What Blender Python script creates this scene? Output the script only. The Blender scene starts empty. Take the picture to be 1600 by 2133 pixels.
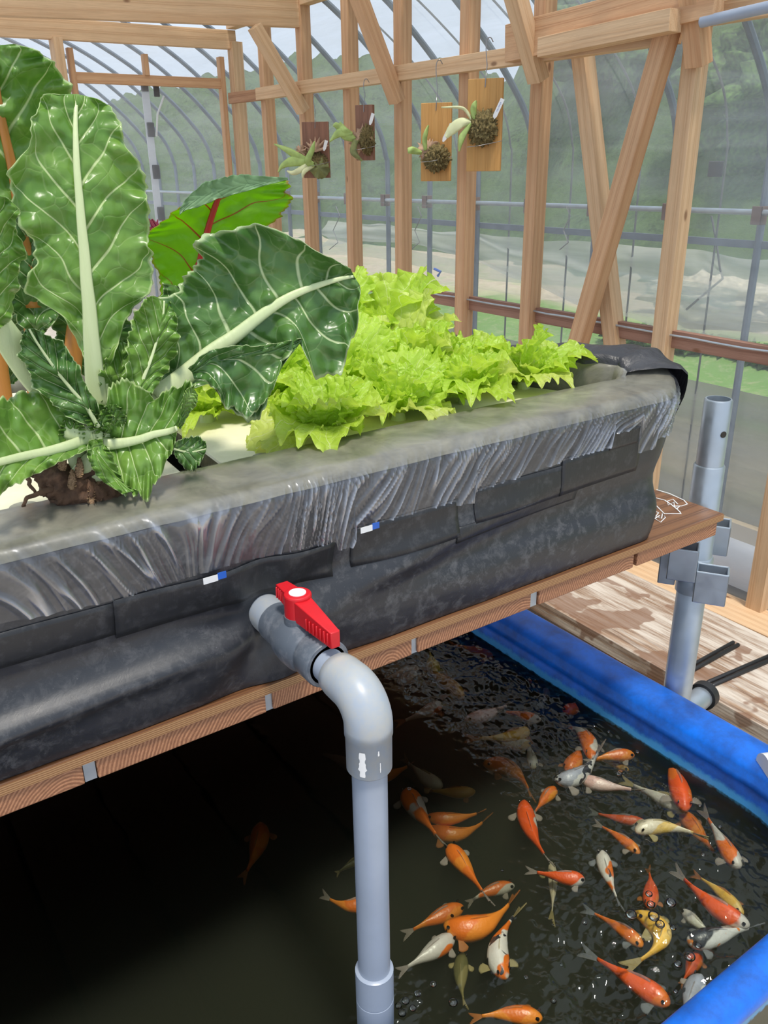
import bpy, bmesh, math, random
import numpy as np
from mathutils import Vector, Matrix, noise
random.seed(7)
# ------------------------------------------------------------------ camera, world, sun, exposure
H = 1.5                                   # eye height above the ground
F = 1752.0
R = Matrix(((0.82036427, 0.227696, -0.52455409), (-0.57169368, 0.30572763, -0.76137832), (-0.01299212, 0.92449183, 0.38098038)))
sc = bpy.context.scene
cam = bpy.data.cameras.new('camera'); co = bpy.data.objects.new('camera', cam); sc.collection.objects.link(co)
co.matrix_world = Matrix.Translation((0, 0, H)) @ R.to_4x4()
cam.sensor_fit = 'HORIZONTAL'; cam.sensor_width = 36; cam.lens = 36 * F / 1600; cam.clip_start = 0.01
sc.camera = co
w = bpy.data.worlds.new('sky'); sc.world = w; w.use_nodes = True
wn = w.node_tree; bg = wn.nodes['Background']
tc = wn.nodes.new('ShaderNodeTexCoord'); sp = wn.nodes.new('ShaderNodeSeparateXYZ'); rp = wn.nodes.new('ShaderNodeValToRGB')
wn.links.new(tc.outputs['Generated'], sp.inputs[0]); wn.links.new(sp.outputs[2], rp.inputs[0]); wn.links.new(rp.outputs[0], bg.inputs[0])
rp.color_ramp.elements[0].color = (.66, .76, .90, 1); rp.color_ramp.elements[1].color = (.72, .82, .95, 1)
bg.inputs[1].default_value = 1.25
sl = bpy.data.lights.new('sun', 'SUN'); sl.energy = 4.2; sl.angle = math.radians(9); sl.color = (1, .94, .85)
so = bpy.data.objects.new('sun', sl); sc.collection.objects.link(so)
so.rotation_euler = Vector((.10, .30, -1)).to_track_quat('-Z', 'Y').to_euler()
sc.view_settings.view_transform = 'Standard'; sc.view_settings.look = 'None'; sc.view_settings.gamma = 1
sc.view_settings.use_curve_mapping = False; sc.view_settings.exposure = -0.14
sc.cycles.transparent_max_bounces = 24; sc.cycles.max_bounces = 8; sc.cycles.sample_clamp_indirect = 4

# ------------------------------------------------------------------ helpers (all coordinates relative to eye level, shifted up by H at the end)
def ray(px, py): return R @ Vector(((px - 800) / F, -(py - 1066.5) / F, -1))
def P(px, py, x=None, y=None, z=None):
    r = ray(px, py)
    t = x / r.x if x is not None else y / r.y if y is not None else z / r.z
    return r * t
def wloc(o):
    v = Vector((0, 0, 0))
    while o: v = v + o.location; o = o.parent
    return v
def tag(o, label=None, cat=None, group=None, kind=None):
    if label: o['label'] = label
    if cat: o['category'] = cat
    if group: o['group'] = group
    if kind: o['kind'] = kind
    return o
def empty(name, loc, label, cat, group=None):
    o = bpy.data.objects.new(name, None); sc.collection.objects.link(o); o.location = loc; o.empty_display_size = .05
    return tag(o, label, cat, group)
def mk(name, V, Fc, mat, parent=None, smooth=True, attrs=None, base=None):
    """mesh object from world coordinates; origin at parent's place or at base/centre"""
    V = np.asarray(V, float)
    if parent: off = np.array(wloc(parent))
    elif base is not None: off = np.array(base, float)
    else: off = np.array([V[:, 0].mean(), V[:, 1].mean(), V[:, 2].min()])
    me = bpy.data.meshes.new(name); me.from_pydata((V - off).tolist(), [], Fc); me.update()
    if smooth: me.polygons.foreach_set('use_smooth', [True] * len(me.polygons))
    for k, a in (attrs or {}).items():
        at = me.attributes.new(k, 'FLOAT', 'POINT'); at.data.foreach_set('value', np.asarray(a, float).ravel())
    me.materials.append(mat)
    o = bpy.data.objects.new(name, me); sc.collection.objects.link(o)
    if parent: o.parent = parent
    else: o.location = off
    return o
class MB:
    def __init__(s): s.V = []; s.F = []
    def add(s, V, Fc):
        n = len(s.V); s.V += [tuple(v) for v in V]; s.F += [tuple(i + n for i in f) for f in Fc]; return s
    def box(s, a, b, M=None):
        x0, y0, z0 = a; x1, y1, z1 = b
        V = [Vector(v) for v in ((x0,y0,z0),(x1,y0,z0),(x1,y1,z0),(x0,y1,z0),(x0,y0,z1),(x1,y0,z1),(x1,y1,z1),(x0,y1,z1))]
        if M: V = [M @ v for v in V]
        return s.add(V, [(3,2,1,0),(4,5,6,7),(0,1,5,4),(1,2,6,5),(2,3,7,6),(3,0,4,7)])
    def tube(s, pts, rad, n=16, cap=True, flat=1.0, up=None):
        pts = [Vector(p) for p in pts]; m = len(pts)
        if not hasattr(rad, '__len__'): rad = [rad] * m
        t0 = (pts[1] - pts[0]).normalized()
        u = Vector(up) if up else (Vector((0, 0, 1)) if abs(t0.z) < .9 else Vector((1, 0, 0)))
        u = (u - t0 * u.dot(t0)).normalized(); V = []
        for i in range(m):
            t = (pts[min(i + 1, m - 1)] - pts[max(i - 1, 0)])
            if t.length < 1e-9: t = t0
            t.normalize(); u = (u - t * u.dot(t)).normalized(); b = t.cross(u)
            for k in range(n):
                a = 2 * math.pi * k / n
                V.append(pts[i] + (b * math.cos(a) + u * math.sin(a) * flat) * rad[i])
        Fc = [(i*n+k, i*n+(k+1) % n, (i+1)*n+(k+1) % n, (i+1)*n+k) for i in range(m-1) for k in range(n)]
        if cap: Fc += [tuple(range(n-1, -1, -1)), tuple((m-1)*n+k for k in range(n))]
        return s.add(V, Fc)
    def build(s, name, mat, parent=None, smooth=False, bevel=0, base=None, auto=True):
        o = mk(name, s.V, s.F, mat, parent, smooth, base=base)
        if bevel:
            md = o.modifiers.new('bevel', 'BEVEL'); md.width = bevel; md.segments = 2; md.limit_method = 'ANGLE'
        if smooth and auto:
            me = o.data
            try: me.set_sharp_from_angle(angle=math.radians(40))
            except Exception: pass
        return o
def grid_faces(n, m, flip=False):
    i, j = np.meshgrid(np.arange(n - 1), np.arange(m - 1), indexing='ij'); a = (i * m + j).ravel()
    f = np.stack([a, a + m, a + m + 1, a + 1], 1) if not flip else np.stack([a, a + 1, a + m + 1, a + m], 1)
    return f.tolist()
def nz(p, s=1.0): return noise.noise(Vector(p) * s)
def sm(a, b, x):
    t = min(1, max(0, (x - a) / (b - a))); return t * t * (3 - 2 * t)

# ------------------------------------------------------------------ materials
class NT:
    def __init__(s, name):
        s.m = bpy.data.materials.new(name); s.m.use_nodes = True; s.t = s.m.node_tree; s.t.nodes.clear()
        s.out = s.n('OutputMaterial')
    def n(s, typ, **k):
        nd = s.t.nodes.new('ShaderNode' + typ)
        for a, v in k.items():
            if hasattr(nd, a) and not a[0].isupper(): setattr(nd, a, v)
            else: nd.inputs[a.replace('_', ' ')].default_value = v
        return nd
    def l(s, a, b): s.t.links.new(a, b)
    def coord(s, kind='Object', scale=None):
        c = s.n('TexCoord').outputs[kind]
        if scale:
            mp = s.n('Mapping'); mp.inputs['Scale'].default_value = scale; s.l(c, mp.inputs[0]); return mp.outputs[0]
        return c
    def noise(s, vec, scale, detail=4, rough=.6, dist=0):
        nd = s.n('TexNoise', Scale=scale, Detail=detail, Roughness=rough, Distortion=dist); s.l(vec, nd.inputs['Vector']); return nd.outputs['Fac']
    def ramp(s, fac, stops, interp='LINEAR'):
        r = s.n('ValToRGB'); r.color_ramp.interpolation = interp
        e = r.color_ramp.elements
        while len(e) < len(stops): e.new(.5)
        for i, (p, c) in enumerate(stops):
            e[i].position = p; e[i].color = (c, c, c, 1) if not hasattr(c, '__len__') else tuple(c) + (1,) * (4 - len(c))
        s.l(fac, r.inputs[0]); return r.outputs[0]
    def math(s, op, a, b=None, c=None):
        nd = s.n('Math', operation=op)
        for i, v in enumerate((a, b, c)):
            if v is None: continue
            if isinstance(v, (int, float)): nd.inputs[i].default_value = v
            else: s.l(v, nd.inputs[i])
        return nd.outputs[0]
    def mix(s, fac, a, b, mode='MIX'):
        nd = s.n('Mix', data_type='RGBA', blend_type=mode)
        for i, v in ((0, fac), (6, a), (7, b)):
            if isinstance(v, (int, float)): nd.inputs[i].default_value = v
            elif isinstance(v, tuple): nd.inputs[i].default_value = v + (1,) * (4 - len(v))
            else: s.l(v, nd.inputs[i])
        return nd.outputs[2]
    def attr(s, name): return s.n('Attribute', attribute_name=name).outputs['Fac']
    def bump(s, h, strength=.3, dist=.01):
        b = s.n('Bump', Strength=strength, Distance=dist); s.l(h, b.inputs['Height']); return b.outputs[0]
    def pbr(s, col, rough=.5, nrm=None, **k):
        p = s.n('BsdfPrincipled')
        for key, v in (('Base Color', col), ('Roughness', rough)):
            if isinstance(v, (int, float)): p.inputs[key].default_value = v
            elif isinstance(v, tuple): p.inputs[key].default_value = v + (1,) * (4 - len(v))
            else: s.l(v, p.inputs[key])
        if nrm is not None: s.l(nrm, p.inputs['Normal'])
        for a, v in k.items():
            a = a.replace('_', ' ')
            if isinstance(v, (int, float)): p.inputs[a].default_value = v
            elif isinstance(v, tuple): p.inputs[a].default_value = v
            else: s.l(v, p.inputs[a])
        return p.outputs[0]
    def done(s, sh, vol=None):
        s.l(sh, s.out.inputs[0])
        if vol: s.l(vol, s.out.inputs[1])
        return s.m
def simple(name, col, rough=.5, var=.15, scale=30, bump=.1, **k):
    t = NT(name); c = t.coord(); n = t.noise(c, scale, 5)
    f = t.ramp(n, [(.3, 1 - var), (.7, 1 + var * .3)])
    col2 = t.mix(1, col, f, 'MULTIPLY')
    return t.done(t.pbr(col2, rough, t.bump(n, bump, .004), **k))
def wood(name, light, dark, ring=34, rough=.6, weather=0, knots=True):
    t = NT(name); oi = t.n('ObjectInfo').outputs['Random']; c = t.coord()
    off = t.n('VectorMath', operation='MULTIPLY_ADD'); cx = t.n('CombineXYZ')
    t.l(t.math('MULTIPLY', oi, 7.0), cx.inputs[0]); t.l(t.math('MULTIPLY_ADD', oi, .05, .045), cx.inputs[1]); t.l(t.math('MULTIPLY', oi, .05), cx.inputs[2])
    va = t.n('VectorMath', operation='ADD'); t.l(c, va.inputs[0]); t.l(cx.outputs[0], va.inputs[1])
    mp = t.n('Mapping'); mp.inputs['Scale'].default_value = (.10, 1, 1); t.l(va.outputs[0], mp.inputs[0])
    nn = t.n('TexNoise', Scale=9.0, Detail=2.0); t.l(mp.outputs[0], nn.inputs['Vector'])
    v2 = t.n('VectorMath', operation='MULTIPLY_ADD'); t.l(nn.outputs['Color'], v2.inputs[0]); v2.inputs[1].default_value = (.0, .035, .035); t.l(mp.outputs[0], v2.inputs[2])
    wv = t.n('TexWave', wave_type='RINGS', rings_direction='X', Scale=ring, Distortion=.6, Detail=1.0); wv.inputs['Detail Scale'].default_value = 2
    t.l(v2.outputs[0], wv.inputs['Vector'])
    mf = t.n('Mapping'); mf.inputs['Scale'].default_value = (3, 90, 90); t.l(va.outputs[0], mf.inputs[0])
    fine = t.noise(mf.outputs[0], 3, 3)
    r = t.ramp(wv.outputs['Fac'], [(0, 0), (.55, .25), (.92, 1), (1, .3)])
    col = t.mix(r, light, dark)
    col = t.mix(t.ramp(fine, [(.3, .35), (.62, 0)]), col, tuple(x * .6 for x in dark))
    if knots:
        vo = t.n('TexVoronoi', Scale=3.2); mk_ = t.n('Mapping'); mk_.inputs['Scale'].default_value = (1, 2.2, 2.2); t.l(va.outputs[0], mk_.inputs[0]); t.l(mk_.outputs[0], vo.inputs['Vector'])
        col = t.mix(t.ramp(vo.outputs['Distance'], [(.035, .85), (.075, 0)]), col, (.16, .06, .02))
    big = t.noise(c, 5, 3); col = t.mix(t.ramp(big, [(.35, 0), (.75, .35)]), col, tuple(x * .72 for x in light))
    if weather:
        wn_ = t.noise(mp.outputs[0], 26, 6, .7); wv2 = t.noise(c, 5.5, 3)
        col = t.mix(t.ramp(wn_, [(.42, 0), (.6, weather)]), col, (.62, .55, .47))
        col = t.mix(t.ramp(wv2, [(.55, 0), (.57, .75)]), col, (.20, .10, .055))
    return t.done(t.pbr(col, rough, t.bump(t.math('ADD', r, fine), .25, .002)))
M = {}
M['pine'] = wood('pine', (.66, .40, .22), (.54, .29, .145), 13)
M['pine2'] = wood('pine_pale', (.72, .49, .29), (.60, .37, .20), 11)
M['pine3'] = wood('pine_dark', (.46, .24, .12), (.30, .13, .055), 18)
M['joist'] = wood('joist_wood', (.52, .25, .13), (.17, .055, .025), 70, knots=False)
M['ply'] = wood('plywood_face', (.25, .115, .05), (.11, .045, .02), 12, .4, knots=False)
M['weathered'] = wood('weathered_plank', (.38, .25, .16), (.14, .075, .045), 40, .8, weather=.9)
M['lowrail'] = wood('low_rail_wood', (.36, .19, .13), (.24, .11, .07), 18)
M['brownboard'] = wood('brown_mount_board', (.30, .14, .085), (.22, .10, .06), 12, knots=False)
M['oakboard'] = wood('tan_mount_board', (.62, .33, .10), (.52, .26, .07), 9, knots=False)
t = NT('ply_edge'); c = t.coord(); wv = t.n('TexWave', wave_type='BANDS', bands_direction='Z', Scale=120.0, Distortion=.8); t.l(c, wv.inputs[0])
M['plyedge'] = t.done(t.pbr(t.mix(wv.outputs['Fac'], (.22, .10, .04), (.46, .26, .12)), .7))

def film(name, tr, col=(.80, .84, .88), tint=(1, 1, 1), rough=.15, stripes=True, gl=.05, sc_=(1, .3, 3)):
    t = NT(name); c = t.coord('Object', sc_); n = t.noise(c, 2.2, 5, .65, .6)
    f = t.ramp(n, [(.3, min(1, tr + .08)), (.75, max(0, tr - .16))])
    d = t.n('BsdfDiffuse', Color=col + (1,)); tl = t.n('BsdfTranslucent', Color=col + (1,)); g = t.n('BsdfGlossy', Roughness=rough)
    tb = t.n('BsdfTransparent', Color=tint + (1,))
    nb = t.bump(n, .3, .02); t.l(nb, g.inputs['Normal'])
    a = t.n('MixShader'); a.inputs[0].default_value = .5; t.l(d.outputs[0], a.inputs[1]); t.l(tl.outputs[0], a.inputs[2])
    b = t.n('MixShader'); b.inputs[0].default_value = gl; t.l(a.outputs[0], b.inputs[1]); t.l(g.outputs[0], b.inputs[2])
    e = t.n('MixShader'); t.l(f, e.inputs[0]); t.l(b.outputs[0], e.inputs[1]); t.l(tb.outputs[0], e.inputs[2])
    return t.done(e.outputs[0])
M['film'] = film('greenhouse_film', .80, (.78, .84, .90))
M['tunnel'] = film('tunnel_film', .84, (.80, .86, .92))
M['ceiling'] = film('ceiling_film', .30, (.92, .93, .93))
M['skirt'] = film('skirt_film', .12, (.40, .39, .35), sc_=(1, .25, 6))
M['curtain'] = film('curtain_film', .45, (.88, .88, .86), sc_=(1, .5, 9))
M['roll'] = film('film_roll', .15, (.80, .82, .86))
def metal(name, col, rough, m=1.0, var=.25):
    t = NT(name); c = t.coord(); n = t.noise(c, 35, 4); n2 = t.noise(c, 9, 3)
    return t.done(t.pbr(t.mix(1, col, t.ramp(n2, [(.3, 1 - var), (.7, 1)]), 'MULTIPLY'), t.ramp(n, [(.3, rough - .1), (.7, rough + .12)]), t.bump(n, .08, .003), Metallic=m))
M['galv'] = metal('galvanised_steel', (.50, .56, .62), .40, .75)
M['hoop'] = metal('hoop_steel', (.22, .26, .32), .5, .3)
M['rust'] = metal('rusty_clip', (.22, .14, .12), .7, .2)
M['wire'] = metal('wire', (.35, .35, .36), .4, .8)
M['strap'] = simple('strap', (.10, .10, .10), .7)
M['rubber'] = simple('black_rubber', (.018, .018, .02), .45)
M['white'] = simple('white_plastic', (.8, .8, .8), .4, .05)
M['darkclip'] = simple('dark_clip', (.10, .10, .11), .5)
M['pvc'] = simple('grey_pvc', (.33, .38, .47), .32, .12, 8, .02)
t = NT('weathered_pvc'); c = t.coord(); n = t.noise(c, 22, 6, .7); geo = t.n('NewGeometry'); 
col = t.mix(t.ramp(n, [(.42, 0), (.68, .8)]), (.34, .385, .45), (.45, .43, .37)); M['pvcw'] = t.done(t.pbr(col, .36, t.bump(n, .05, .002)))
t = NT('dark_valve_pvc'); c = t.coord(); n = t.noise(c, 28, 6, .75); n2 = t.noise(c, 130, 3)
col = t.mix(t.ramp(n, [(.45, 0), (.75, .75)]), (.105, .125, .155), (.33, .34, .37)); M['valve'] = t.done(t.pbr(col, .42, t.bump(n2, .1, .001)))
M['red'] = simple('red_plastic', (.62, .010, .018), .38, .1, 20, .05)
M['disc'] = simple('white_sticker', (.85, .85, .85), .4, .08, 150)
t = NT('black_liner'); c = t.coord('Object'); n = t.noise(c, 55, 8, .75, .4); n2 = t.noise(c, 6, 4); n3 = t.noise(c, 260, 3, .8)
vo = t.n('TexVoronoi', Scale=42.0); t.l(c, vo.inputs[0])
d = t.math('MULTIPLY', t.ramp(n, [(.48, 0), (.78, .65)]), t.ramp(n2, [(.35, .15), (.65, 1)]))
d = t.math('ADD', d, t.math('MULTIPLY', t.ramp(n3, [(.66, 0), (.76, .6)]), .6))
M['liner'] = t.done(t.pbr(t.mix(d, (.016, .018, .024), (.22, .22, .23)), t.ramp(n, [(.3, .33), (.7, .5)]), t.bump(n, .12, .003), Specular_IOR_Level=.7))
t = NT('black_plastic_sheet'); c = t.coord(); n = t.noise(c, 14, 5, .6, .8)
M['sheet'] = t.done(t.pbr(t.mix(t.ramp(n, [(.5, 0), (.8, .5)]), (.022, .022, .026), (.12, .12, .13)), .42, t.bump(n, .5, .012)))
t = NT('duct_tape'); c = t.coord('Object', (400, 1, 25)); n = t.noise(c, 1, 3); c2 = t.coord(); n2 = t.noise(c2, 60, 6, .7)
M['tape'] = t.done(t.pbr(t.mix(t.ramp(n2, [(.5, 0), (.8, .35)]), (.020, .021, .024), (.16, .16, .17)), .40, t.bump(n, .25, .001)))
t = NT('dirty_rim'); c = t.coord(); n = t.noise(c, 16, 7, .7, .5); n2 = t.noise(c, 70, 5)
M['rim'] = t.done(t.pbr(t.mix(t.ramp(n, [(.3, 0), (.7, 1)]), (.085, .08, .06), (.27, .255, .19)), .35, t.bump(n2, .2, .002)))
# clear wrinkled film: folds (attribute) are milky, rest clear
t = NT('clear_wrap'); fo = t.attr('fold'); c = t.coord(); n = t.noise(c, 300, 2)
f = t.ramp(fo, [(0, .93), (.5, .80), (1, .38)])
d = t.n('BsdfDiffuse', Color=(.36, .37, .41, 1)); g = t.n('BsdfGlossy', Roughness=.22, Color=(.9, .93, 1, 1)); tb = t.n('BsdfTransparent')
a = t.n('MixShader'); a.inputs[0].default_value = .55; t.l(d.outputs[0], a.inputs[1]); t.l(g.outputs[0], a.inputs[2])
e = t.n('MixShader'); t.l(f, e.inputs[0]); t.l(a.outputs[0], e.inputs[1]); t.l(tb.outputs[0], e.inputs[2]); M['wrap'] = t.done(e.outputs[0])
t = NT('foam_board'); c = t.coord(); n = t.noise(c, 8, 6, .65, .4); n2 = t.noise(c, 150, 2); n3 = t.noise(c, 26, 6, .8)
col = t.mix(t.ramp(n, [(.35, 0), (.75, 1)]), (.80, .78, .58), (.62, .57, .40)); col = t.mix(t.ramp(n3, [(.6, 0), (.78, .8)]), col, (.30, .22, .12))
M['foam'] = t.done(t.pbr(col, .75, t.bump(n2, .15, .002)))
M['foamedge'] = simple('foam_mossy_edge', (.22, .20, .10), .9, .8, 40, .6)
M['plug'] = simple('grey_plug', (.36, .35, .28), .8, .3, 60, .3)
M['hole_shade'] = simple('dark_hole', (.03, .025, .02), .8)  # dark tone stands in for the shade inside holes

def leafmat(name, base, vein, dark, trans, nv=.16, rough=.34, tf=.35, vscale=55, reti=.5, bumpy=.5):
    t = NT(name); ph = t.attr('phase'); av = t.attr('av'); c = t.coord()
    tri = t.math('ABSOLUTE', t.math('SUBTRACT', t.math('FRACT', ph), .5))        # 0 on a vein
    wd = t.math('MULTIPLY_ADD', av, -nv * .42, nv * .5)
    vm = t.math('SUBTRACT', 1, t.math('DIVIDE', tri, wd)); vm = t.ramp(vm, [(0, 0), (.6, 1)])
    nn = t.n('TexNoise', Scale=25.0, Detail=2.0); t.l(c, nn.inputs['Vector'])
    vv = t.n('VectorMath', operation='MULTIPLY_ADD'); t.l(nn.outputs['Color'], vv.inputs[0]); vv.inputs[1].default_value = (.02, .02, .02); t.l(c, vv.inputs[2])
    vo = t.n('TexVoronoi', feature='DISTANCE_TO_EDGE', Scale=vscale); t.l(vv.outputs[0], vo.inputs['Vector'])
    rt = t.ramp(vo.outputs['Distance'], [(0, reti), (.035, 0)])
    f = t.math('MAXIMUM', vm, rt); big = t.noise(c, 16, 4)
    col = t.mix(t.ramp(big, [(.35, 0), (.7, 1)]), dark, base); col = t.mix(f, col, vein)
    edge = t.ramp(av, [(.955, 0), (.985, .8)]); col = t.mix(edge, col, vein)
    tcol = t.mix(f, trans, tuple(min(1, x * 1.1) for x in vein))
    h = t.math('MULTIPLY_ADD', f, -.6, t.ramp(vo.outputs['Distance'], [(0, 0), (.35, 1)])); nb = t.bump(h, bumpy, .004)
    p = t.pbr(col, rough, nb, Specular_IOR_Level=.55); tl = t.n('BsdfTranslucent'); t.l(tcol, tl.inputs[0])
    mx = t.n('MixShader'); mx.inputs[0].default_value = tf; t.l(p, mx.inputs[1]); t.l(tl.outputs[0], mx.inputs[2])
    return t.done(mx.outputs[0])
M['chard'] = leafmat('chard_leaf', (.22, .38, .07), (.56, .68, .32), (.12, .26, .04), (.28, .60, .03), .16, .30, .25, 34, .16, .35)
M['chard_dark'] = leafmat('chard_dark_leaf', (.12, .25, .055), (.52, .63, .33), (.06, .155, .034), (.18, .44, .03), .17, .28, .18, 30, .14, .35)
M['chard_back'] = leafmat('red_vein_leaf', (.28, .50, .03), (.50, .10, .04), (.20, .40, .02), (.46, .80, .01), .085, .4, .55, 40, .0, .3)
M['chard_pale'] = leafmat('pale_underside', (.22, .36, .17), (.12, .24, .10), (.18, .32, .15), (.2, .4, .05), .05, .45, .15, 30, .25, .3)
M['lettuce'] = leafmat('lettuce_leaf', (.58, .74, .10), (.76, .84, .36), (.42, .62, .05), (.70, .90, .08), .10, .42, .42, 70, .30, .35)
M['lettuce2'] = leafmat('lettuce_pale_leaf', (.68, .76, .20), (.80, .84, .44), (.58, .68, .14), (.80, .90, .16), .10, .42, .42, 70, .30, .35)
def stemmat(name, a, b):
    t = NT(name); c = t.coord('Object', (60, 60, 4)); n = t.noise(c, 2, 3)
    return t.done(t.pbr(t.mix(n, a, b), .4, t.bump(n, .4, .002), Subsurface_Weight=.0))
M['rib'] = stemmat('cream_midrib', (.62, .68, .40), (.50, .60, .30))
M['ribo'] = stemmat('orange_midrib', (.60, .25, .05), (.40, .16, .04))
M['ribr'] = stemmat('red_midrib', (.62, .04, .03), (.42, .03, .02))
M['root'] = simple('woody_root', (.17, .09, .05), .85, .7, 45, .9)
M['dry'] = simple('dry_leaf', (.42, .27, .15), .8, .4, 60, .4)
M['moss'] = simple('moss', (.26, .20, .08), 1, .7, 160, 1)
M['fern'] = simple('fern_frond', (.40, .54, .16), .5, .3, 20, .2)
M['fernpale'] = simple('pale_frond', (.72, .74, .42), .5, .2, 20, .2)
M['shield'] = simple('papery_shield', (.50, .32, .21), .8, .5, 40, .4)
M['shieldg'] = simple('olive_shield_frond', (.22, .24, .08), .6, .5, 25, .2)
# tank, ground
t = NT('blue_tank'); c = t.coord('Object'); n = t.noise(c, 14, 6, .7); g = t.n('NewGeometry'); s3 = t.n('SeparateXYZ'); t.l(g.outputs['Position'], s3.inputs[0])
zc = t.math('MULTIPLY_ADD', t.noise(c, 60, 4, .7), .022, s3.outputs[2])
ALG = -1.035 + H
col = t.mix(t.ramp(n, [(.35, 0), (.7, .85)]), (.004, .17, .80), (.012, .055, .24))
zr = t.math('MULTIPLY_ADD', zc, 10, -(H - 1.06 - .05) * 10)      # 0 at 5 cm below the water line, .5 at it, 1 at 5 cm above
cyan = t.ramp(zr, [(.50, 0), (.56, .8), (.72, .8), (.80, 0)]); col = t.mix(cyan, col, (.07, .36, .66))
alg = t.ramp(zr, [(.0, 1), (.56, 1), (.62, 0)]); col = t.mix(alg, col, (.012, .022, .006))
M['tank'] = t.done(t.pbr(col, .38, t.bump(t.noise(c, 90, 4), .05, .002), Specular_IOR_Level=.5))
t = NT('sandy_ground'); c = t.n('NewGeometry').outputs['Position']; n = t.noise(c, 9, 6, .7); s3 = t.n('SeparateXYZ'); t.l(c, s3.inputs[0])
col = t.mix(t.ramp(n, [(.3, 0), (.7, 1)]), (.42, .35, .27), (.66, .57, .46)); col = t.mix(t.ramp(t.math('DIVIDE', s3.outputs[0], 10), [(.262, 0), (.268, 1)]), col, (.22, .205, .18))
M['ground'] = t.done(t.pbr(col, .95, t.bump(n, .5, .004)))
t = NT('field'); c = t.n('NewGeometry').outputs['Position']; n = t.noise(c, 1.3, 7, .7); n2 = t.noise(c, 9, 6, .8); s3 = t.n('SeparateXYZ'); t.l(c, s3.inputs[0])
col = t.mix(t.ramp(n2, [(.3, 0), (.7, 1)]), (.34, .28, .19), (.52, .45, .33))
xx = t.math('ADD', s3.outputs[0], t.math('MULTIPLY', n, .8))
gr = t.math('MULTIPLY', t.ramp(t.math('DIVIDE', xx, 10), [(.46, 0), (.52, 1), (.74, 1), (.80, 0)]), t.ramp(n2, [(.25, .3), (.5, 1)]))
col = t.mix(gr, col, (.12, .23, .05)); col = t.mix(t.ramp(n, [(.5, 0), (.7, .6)]), col, (.24, .34, .12))
M['field'] = t.done(t.pbr(col, .95))
t = NT('hillside'); c = t.coord(); n = t.noise(c, .55, 5, .6); n2 = t.noise(c, 3.2, 10, .8, .3); n3 = t.noise(c, 13, 6, .8)
col = t.mix(t.ramp(n2, [(.35, 0), (.62, 1)]), (.03, .075, .018), (.17, .32, .06)); col = t.mix(t.ramp(n3, [(.45, 0), (.7, .8)]), col, (.26, .42, .12))
col = t.mix(t.ramp(n, [(.45, 0), (.62, .75)]), col, (.20, .34, .09)); M['hill'] = t.done(t.pbr(col, .9, t.bump(n3, 1, .3)))
M['bush'] = simple('bush', (.09, .17, .035), .8, .9, 14, 1)
M['mulch'] = simple('pale_mulch', (.72, .64, .46), .9, .5, 20, .8)
M['net'] = film('green_net', .70, (.30, .62, .52), sc_=(1, 1, 8))
M['pinkflower'] = simple('red_leaf_tip', (.20, .015, .04), .5)
M['blueprint'] = simple('blue_print', (.02, .12, .55), .4); M['bluestring'] = simple('blue_string', (.05, .15, .6), .6)

# ------------------------------------------------------------------ timber
def timber(name, A, B, w_, h_, mat, label=None, cat=None, parent=None, up=(0, 0, 1), group=None, bevel=.0015, kind=None):
    A = Vector(A); B = Vector(B); x = (B - A); L = x.length; x.normalize(); u = Vector(up)
    if abs(u.dot(x)) > .95: u = Vector((0, 1, 0))
    y = u.cross(x).normalized(); z = x.cross(y)
    mb = MB().box((-L / 2, -w_ / 2, -h_ / 2), (L / 2, w_ / 2, h_ / 2))
    o = mk(name, mb.V, mb.F, mat, None, False, base=(0, 0, 0))
    Mx = Matrix((x, y, z)).transposed().to_4x4(); c = (A + B) / 2
    if parent: o.parent = parent; c = c - wloc(parent)
    o.matrix_local = Matrix.Translation(c) @ Mx
    if bevel: md = o.modifiers.new('bevel', 'BEVEL'); md.width = bevel; md.segments = 2
    return tag(o, label, cat, group, kind)

# ------------------------------------------------------------------ ground, hill
G = -1.5
n = 60
def sheet(name, f, n, m, mat, **k):
    V = [f(i / (n - 1), j / (m - 1)) for i in range(n) for j in range(m)]
    return mk(name, V, grid_faces(n, m), mat, **k)
o = sheet('floor', lambda u, v: (-3 + 6.25 * u, -2 + 60 * v, G + .006 * nz((u * 60, v * 160, 0))), 70, 120, M['ground']); tag(o, kind='structure')
o = sheet('field', lambda u, v: (3.25 + 16 * u, -6 + 46 * v, G - .02 + .12 * sm(0, 1, u * 6) * nz((u * 30, v * 60, 3))), 80, 120, M['field']); tag(o, 'sandy field with a green crop row outside the film wall', 'field', kind='structure')
def hz(x, y):
    h = -1.7 + 11.5 * sm(9.0, 21, x) * (1 - .72 * sm(9, 22, y))
    h += 2.4 * sm(22, 34, y)
    return h + .5 * nz((x * .8, y * .8, 1)) * sm(9, 12, x) * 1.6 + .35 * nz((x * 2, y * 2, 5)) * sm(9, 12, x)
o = sheet('hillside', lambda u, v: (8.6 + 18 * u, -8 + 60 * v, hz(8.6 + 18 * u, -8 + 60 * v)), 150, 260, M['hill']); tag(o, 'green wooded hillside rising beyond the field', 'hill', kind='structure')
def blob(name, c, r, mat, amp=.35, sub=4, fr=3, sq=(1, 1, 1), parent=None, seed=0):
    bm = bmesh.new(); bmesh.ops.create_icosphere(bm, subdivisions=sub, radius=1)
    V = []
    for v in bm.verts:
        p = v.co.normalized(); d = 1 + amp * nz(p * fr + Vector((seed, 0, 0))) + amp * .5 * nz(p * fr * 3 + Vector((seed, 5, 0)))
        V.append((c[0] + p.x * d * r * sq[0], c[1] + p.y * d * r * sq[1], c[2] + p.z * d * r * sq[2]))
    Fc = [[v.index for v in f.verts] for f in bm.faces]; bm.free()
    return mk(name, V, Fc, mat, parent)
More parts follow.
